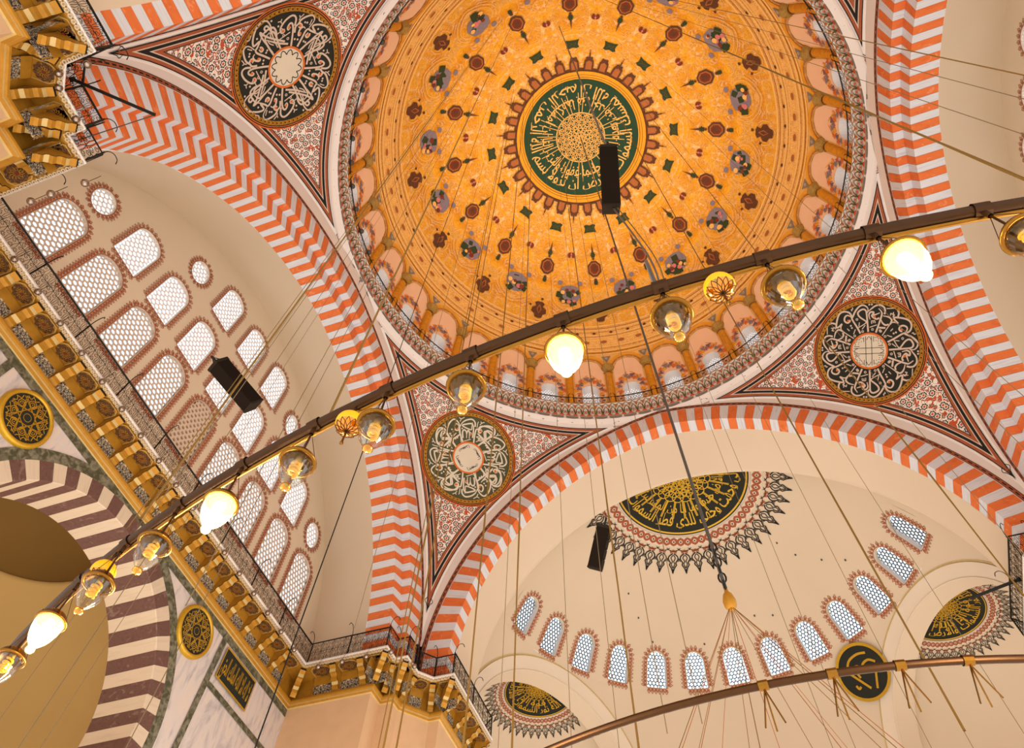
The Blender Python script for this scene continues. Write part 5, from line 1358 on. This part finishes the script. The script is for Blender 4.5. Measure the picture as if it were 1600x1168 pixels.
# hub and cables
mb = MB(); mb.lathe([(0, 6.72), (.03, 6.68), (.04, 6.6), (.09, 6.52), (.12, 6.4), (.11, 6.28), (.06, 6.2), (0, 6.17)], 12, 0, (-.1, 0, 0)); mb.build('hub', 'gold_paint', ch, True)
ring_pipe(3.2, 3.05, 'core_ring', 'dark_brass', .03)
hub = V((-.1, 0, 6.3))
for k in range(14):
    a = 2 * pi * (k + .3) / 14; mb = MB(); mb.tube([hub, V((-.1 + 3.2 * cos(a), 3.2 * sin(a), .2))], .006, 4); mb.build('spreader_cable', 'red_wire' if k % 2 else 'rope', ch)
mb = MB(); p0, p1 = V((-.1, 0, 6.7)), V((-CHX, 0, 47.7)); mb.tube([p0 + (p1 - p0) * k / 30 for k in range(31)], .04, 6); mb.build('main_cable', 'steel_cable', ch)
for k in range(6):
    mb = MB(); z = 6.75 + k * .2; R2 = .07
    mb.tube([V((-.1 + (R2 * cos(t_) if k % 2 else 0), (0 if k % 2 else R2 * cos(t_)), z + .13 * sin(t_))) for t_ in [2 * pi * j / 10 for j in range(11)]], .018, 4); mb.build('chain_link', 'iron', ch)

# lamps --------------------------------------------------------------
def make_lamp(lit):
    root = empty('glass_lamp')
    # origin at the suspension point on the ring (z=0 is the sleeve bottom)
    mb = MB(); mb.tube([(0, 0, -.0), (0, 0, -.16)], .0055, 6); mb.build('stem', 'dark_brass', root)
    for k in range(3):
        a = 2 * pi * k / 3 + .4; mb = MB(); mb.tube([V((.006 * cos(a), .006 * sin(a), -.005)), V((.078 * cos(a), .078 * sin(a), -.205))], .0017, 4); mb.build('chain', 'dark_brass', root)
    mb = MB(); mb.lathe([(0, -.14), (.012, -.142), (.03, -.155), (.055, -.172), (.072, -.19), (.0765, -.206), (.086, -.212), (.0885, -.218), (.086, -.224), (.074, -.226), (.071, -.218)], 28); mb.build('brim', 'lamp_brass', root, True)
    mb = MB(); mb.lathe([(.070, -.217), (.06, -.20), (.04, -.185), (.015, -.175), (0, -.174)], 24); mb.build('reflector', 'amber_reflector', root, True)
    mb = MB(); mb.lathe([(.0735, -.224), (.072, -.25), (.068, -.28), (.060, -.31), (.047, -.338), (.032, -.36), (.02, -.374), (.014, -.382)], 40, 0, rib=.012); mb.build('glass_bowl', 'lit_glass' if lit else 'lamp_glass', root, not True)
    mb = MB(); mb.lathe([(.013, -.378), (.022, -.386), (.024, -.396), (.018, -.407), (0, -.412)], 16); mb.build('finial', 'lit_glass' if lit else 'amber_glass', root, True)
    mb = MB(); mb.lathe([(0, -.172), (.016, -.175), (.016, -.22), (.012, -.222)], 12); mb.build('socket', 'gold_pale', root, True)
    mb = MB()
    pts = [V((.020 * cos(t_ * .9), .020 * sin(t_ * .9), -.222 - .0035 * t_)) for t_ in [j * .7 for j in range(34)]]
    mb.tube(pts, .0085, 6); mb.build('bulb', 'bulb_on' if lit else 'bulb_off', root, True)
    return root
lampU = make_lamp(False); lampL = make_lamp(True)
desc = {0: ('clear glass lamp above the right end of the pipe, outside the frame edge', 0)}
info = [(-82.55, 0, 'unlit ribbed glass lamp at the right edge of the photo, against the cream soffit'),
        (-85.15, 1, 'lit glass lamp glowing yellow in front of the right black roundel pendentive'),
        (-87.85, 0, 'unlit ribbed glass lamp in front of the dome cornice, right of the amber globe'),
        (-90.52, 0, 'unlit glass lamp just left of the amber globe, below the cable clamp'),
        (-93.25, 1, 'brightest lit lamp, hanging in front of the peach drum arches at centre'),
        (-96.0, 0, 'unlit glass lamp hanging over the top edge of the olive roundel'),
        (-98.75, 0, 'unlit ribbed lamp in front of the left striped arch, right of an amber globe'),
        (-101.4, 0, 'unlit ribbed lamp against the cream soffit, left of an amber globe'),
        (-104.3, 1, 'lit glass lamp in front of the grille windows of the left wall'),
        (-107.15, 0, 'unlit lamp in front of the gilded cornice brackets'),
        (-109.95, 0, 'unlit lamp in front of the brown striped arcade arch, overlapping an amber globe'),
        (-112.7, 1, 'lit lamp glowing in front of the dim amber aisle vault'),
        (-115.45, 0, 'lowest lamp at the left edge of the photo, unlit'),
        (-118.2, 0, 'lamp cut by the left edge, showing only part of its brim')]
usedU = usedL = False
for a, lit, lab in info:
    src = lampL if lit else lampU
    if lit: o = src if not usedL else copy_tree(src); usedL = True
    else: o = src if not usedU else copy_tree(src); usedU = True
    loc = (CHX + 9.5 * cos(rad(a)), 9.5 * sin(rad(a)), 2.775)
    o.location = loc; o.rotation_euler = (0, 0, rad(a * 7)); tag(o, lab, 'lamp', 'glass lamps hanging from the outer ring')
    if lit:
        l = lamp_light('lamp_flame', (loc[0], loc[1], loc[2] - .29), 14, (1, .7, .32), .05); l.parent = None
def make_globe():
    root = empty('amber_globe')
    mb = MB(); mb.tube([(0, 0, .05), (0, 0, -.055)], .006, 6); mb.build('stem', 'dark_brass', root)
    mb = MB(); mb.lathe([(.012, -.05)] + [(.066 * sin(rad(t_)), -.112 + .062 * cos(rad(t_))) for t_ in range(15, 116, 10)], 24); mb.build('globe', 'ochre_globe', root, True)
    mb = MB(); mb.lathe([(.066 * sin(rad(t_)), -.112 + .062 * cos(rad(t_))) for t_ in range(115, 181, 8)], 24); mb.build('glass_base', 'amber_glass', root, True)
    mb = MB()
    for k in range(12):
        a = 2 * pi * k / 12
        for s_ in (-1, 1): mb.tube([V((.068 * sin(rad(t_)) * cos(a + s_ * (t_ - 115) * .012), .068 * sin(rad(t_)) * sin(a + s_ * (t_ - 115) * .012), -.112 + .064 * cos(rad(t_)))) for t_ in range(115, 176, 12)], .0016, 3)
    mb.build('filigree_basket', 'dark_brass', root)
    mb = MB(); mb.lathe([(0, -.165), (.007, -.17), (.005, -.2), (.005, -.255), (.009, -.26), (.009, -.268), (0, -.275)], 8); mb.build('tassel_rod', 'brass', root, True)
    return root
plain('ochre_globe', (.80, .42, .01), rough=.25, emit=.25, bmp=0)
gl = make_globe(); first = True
for a, lab in ((-89.17, 'amber globe with a filigree base between two clear lamps in front of the dome rim'), (-99.85, 'amber globe lamp hanging before the cream soffit at centre left'), (-110.45, 'amber globe half hidden behind a clear lamp at lower left')):
    o = gl if first else copy_tree(gl); first = False
    o.location = (CHX + 9.5 * cos(rad(a)), 9.5 * sin(rad(a)), 2.80); tag(o, lab, 'lamp', 'amber globes hanging from the outer ring')

# ================================================================== SPEAKERS
def speaker(p, q, w, lab, up):
    p, q = V(p), V(q); d = (q - p); L = d.length; d.normalize(); x = d.cross(V(up)).normalized(); y = d.cross(x)
    root = empty('column_speaker', p, label=lab, cat='speaker')
    mb = MB(); mb.box(d * L / 2, x * w / 2, y * w * .55, d * L / 2, 0); mb.build('cabinet', 'speaker_black', root)
    mb = MB(); mb.box(d * -.02, x * w * .53, y * w * .58, d * .03, 0); mb.build('end_cap', 'speaker_cap', root); mb = MB(); mb.box(d * (L + .01), x * w * .52, y * w * .57, d * .02, 0); mb.build('end_cap', 'speaker_cap', root)
    for k in range(4):
        mb = MB(); mb.box(d * (L * (k + .5) / 4) + y * -w * .56, x * w * .46, y * .01, d * L * .11, 0); mb.build('grille', 'speaker_cap', root, label='slightly paler speaker grille')
    mb = MB(); mb.tube([d * -.04, d * -.22 ], .025, 6); mb.tube([d * -.05 + x * w * .4, d * -.2, d * -.05 - x * w * .4], .012, 4); mb.build('hanger', 'iron', root)
speaker((0.72, -7.41, 13.98), (.46, -6.62, 12.92), .29, 'black column speaker hanging in front of the green dome roundel', (1, .3, 0))
speaker((-7.16, -6.69, 11.03), (-6.72, -5.9, 10.62), .27, 'black column speaker in front of the left wall windows', (0, 0, 1))
speaker((-1.5, -.78, 11.0), (-1.86, -.36, 10.4), .24, 'dark column speaker hanging below the edge of the semi-dome roundel', (1, 0, 0))

# ================================================================== ROPES (all hang plumb from vaults)
def topz(x, y):
    r = hypot(x, y)
    if r < 12.9: return DZ + sqrt(DR ** 2 - r * r) - .02
    if abs(x) < 9 and abs(y) > 16.5: return ZC + sqrt(max(0, RC ** 2 - x * x - (abs(y) - YC) ** 2)) - .02
    return 31
RL = [  # x, y, lower z, radius, material, label
    (0.72, -7.41, 14.2, .026, 'steel_cable', 'grey cable holding the column speaker before the green roundel'),
    (-1.2, -9.33, 2.87, .007, 'rope', 'ochre rope with a chain end holding the bronze pipe beside an amber globe'),
    (-2.5, -9.04, 2.87, .008, 'rope', 'thick tan rope tied to the pipe at lower left'),
    (-2.62, -9.0, 2.87, .003, 'rope', 'thin tan cord left of the thick rope at lower left'),
    (-2.38, -9.08, 2.87, .003, 'thin_wire', 'thin dark wire right of the thick rope at lower left'),
    (3.78, -8.01, 3, .012, 'rope', 'beaded ochre rope running from the right edge across the right striped arch'),
    (3.79, -8.88, 3, .006, 'rope', 'upper thin cord of the pair at the top right'), (3.79, -8.69, 3, .004, 'thin_wire', 'lower thin cord of the pair at the top right'),
    (3.78, -8.4, 3, .0042, 'thin_wire', 'fine wire between the cord pair and the beaded rope at right'),
    (-2.48, -4.55, 4, .0105, 'rope', 'ochre rope left of the foot of the bottom arch'), (-2.13, -4.48, 4, .0042, 'thin_wire', None), (-2.01, -4.41, 4, .010, 'rope', 'ochre rope dropping past the left foot of the bottom arch'),
    (-1.43, -4.27, 4, .0042, 'thin_wire', None), (-.95, -4.29, 4, .0042, 'thin_wire', None), (-.8, -4.05, 4, .0105, 'rope', 'ochre rope passing beside the lower column speaker'), (-.42, -4.65, 4, .005, 'thin_wire', None), (-.09, -4.7, 4, .005, 'thin_wire', None),
    (3.71, -2.89, 5, .0105, 'rope', 'ochre rope crossing the right foot of the bottom arch'), (2.52, -2.22, 5, .012, 'rope', 'ochre rope crossing the semi-dome windows at right'), (1.12, -2.14, 5, .0042, 'thin_wire', None), (1.36, -2.13, 5, .0042, 'thin_wire', None), (2.19, -1.82, 5, .0042, 'thin_wire', None),
    (2.64, -1.68, 5, .0042, 'thin_wire', None), (3.28, -1.49, 5, .0042, 'thin_wire', None), (3.72, -3.52, 5, .0042, 'thin_wire', None), (3.74, -5.09, 5, .0042, 'thin_wire', None), (3.75, -5.74, 5, .0042, 'thin_wire', None),
    (-4.7, -4.95, 4, .009, 'iron', 'dark wire falling across the cream soffit to the gallery corner'), (-3.31, -5.73, 5, .0042, 'thin_wire', None), (-2.96, -8.1, 3.2, .0042, 'thin_wire', None), (-3.4, -4.27, 4, .01, 'rope', None), (-3.29, -4.72, 4, .01, 'rope', None), (-3.59, -4.33, 4, .007, 'rope', None),
    (-7.04, -4.5, 2.2, .007, 'thin_wire', None), (-8.24, -4.97, 2.2, .007, 'thin_wire', None), (-8.42, -5.3, 2.2, .0042, 'thin_wire', None), (-7.2, -5.44, 2.2, .0042, 'thin_wire', None)]
for x, y, z0, r, m_, lab in RL:
    zt = topz(x, y); mb = MB(); n = 40; lean = r * .6
    thick = m_ == 'rope' and r > .008
    pts = [V((x + (random.uniform(-1, 1) * r * .25 if thick else 0), y, z0 + (zt - z0) * k / n)) for k in range(n + 1)]
    mb.tube(pts, [r * (1.0 + (.35 if thick and k % 3 == 0 else 0)) for k in range(n + 1)], 5)
    reg = 'left wall and arcade' if x < -5 else ('left striped arch' if x < -2.6 else ('left half of the bottom arch' if x < .5 else 'right half of the bottom arch'))
    tag(mb.build('hanging_rope', m_), lab or ('thin tan cord' if m_ == 'rope' else 'fine dark wire') + ' hanging plumb in front of the ' + reg, 'rope', ('thin cords and wires before the ' + reg) if lab is None else 'suspension ropes')
# bundle of cables from the first speaker down to the pipe
for i, (dx, m_, r) in enumerate(((0, 'steel_cable', .017), (.07, 'rope', .010))):
    mb = MB(); pts = smooth_path([(.5 + dx, -6.62, 12.9), (.70 + dx * .9, -7.43, 8.3), (.62 + dx * .6, -8.3, 5.3), (.54 + dx * .3, -8.9, 4.2), (.5, -9.45, 3.3), (.5, -9.51, 2.88)], 6)
    mb.tube(pts, [r * (.5 + .5 * max(0, (p[2] - 3) / 10)) for p in pts], 6); tag(mb.build('speaker_cable', m_), ('grey' if i == 0 else 'tan') + ' cable running from the front column speaker down to the bronze pipe', 'cable')
# iron rods
def rod(p, q, r, lab):
    p, q = V(p), V(q); mb = MB(); mb.tube([V((0, 0, 0)), (q - p)], r, 6, cap=True); mb.box(V((0, 0, 0)), V((.06, 0, 0)), V((0, .06, 0)), V((0, 0, .06))); o = mb.build('iron_rod', 'iron'); o.location = p; tag(o, lab, 'rod')
rod((-12.75, -12.6, 20.4), (-11.06, -11.0, 20.4), .05, 'black iron rod projecting from the upper left balustrade')
rod((11.45, 15.1, 20.3), (9.66, 15.62, 20.3), .06, 'black iron rod projecting from the right balustrade')
mb = MB(); mb.tube([V((-11.06, -11.0, 20.4)), V((-13.9, -11.15, 20.2)), V((-16.8, -11.3, 20.0))], .015, 4); tag(mb.build('tie_wire', 'steel_cable'), 'thin grey wire tied from the iron rod back across the gilded cornice', 'wire')
# glass balls hanging on wires along the cornice
mb = MB(); mb.lathe([(0, .11), (.05, .1), (.09, .06), (.11, 0), (.09, -.06), (.05, -.1), (0, -.11)], 12)
bm = mb.mesh('ball', ['chrome_ball']); bm.polygons.foreach_set('use_smooth', [True] * len(bm.polygons))
mw = MB(); mw.tube(smooth_path([(0, 0, .1), (.02, 0, .25), (.12, 0, .42), (.1, 0, .6)], 3), .008, 4); wm = mw.mesh('wire', ['iron'])
balls = [(-16.85, -9.9 + 1.13 * k, 19.30) for k in range(18)] + [(-12.26, -10.1, 17.7), (-13.3, -10.15, 17.7), (-14.1, -10.15, 17.9), (-11.5, -12.7, 19.4), (-12.59, -12.46, 19.4), (-12.3, -12.75, 19.3), (-12.64, -11.61, 19.4), (-12.9, 10.4, 19.1), (-14, 10.35, 19.1), (-15.1, 10.35, 19.1), (-12.4, 11.6, 19.2), (-16.2, 10.35, 19.1)]
for i, p in enumerate(balls):
    r = empty('hanging_ball', p); o = bpy.data.objects.new('ball', bm); COL.objects.link(o); o.parent = r; o = bpy.data.objects.new('wire', wm); COL.objects.link(o); o.parent = r
    if i < 18: tag(r, 'small silvery glass ball hanging in front of the straight gilded cornice below the windows', 'ball', 'glass balls along the straight cornice')
    elif i < 25: tag(r, 'small silvery glass ball hanging around the gilded pier cornice at top left', 'ball', 'glass balls at the top left pier')
    else: tag(r, 'small silvery glass ball hanging under the gilded cornice at bottom centre', 'ball', 'glass balls at the bottom pier')
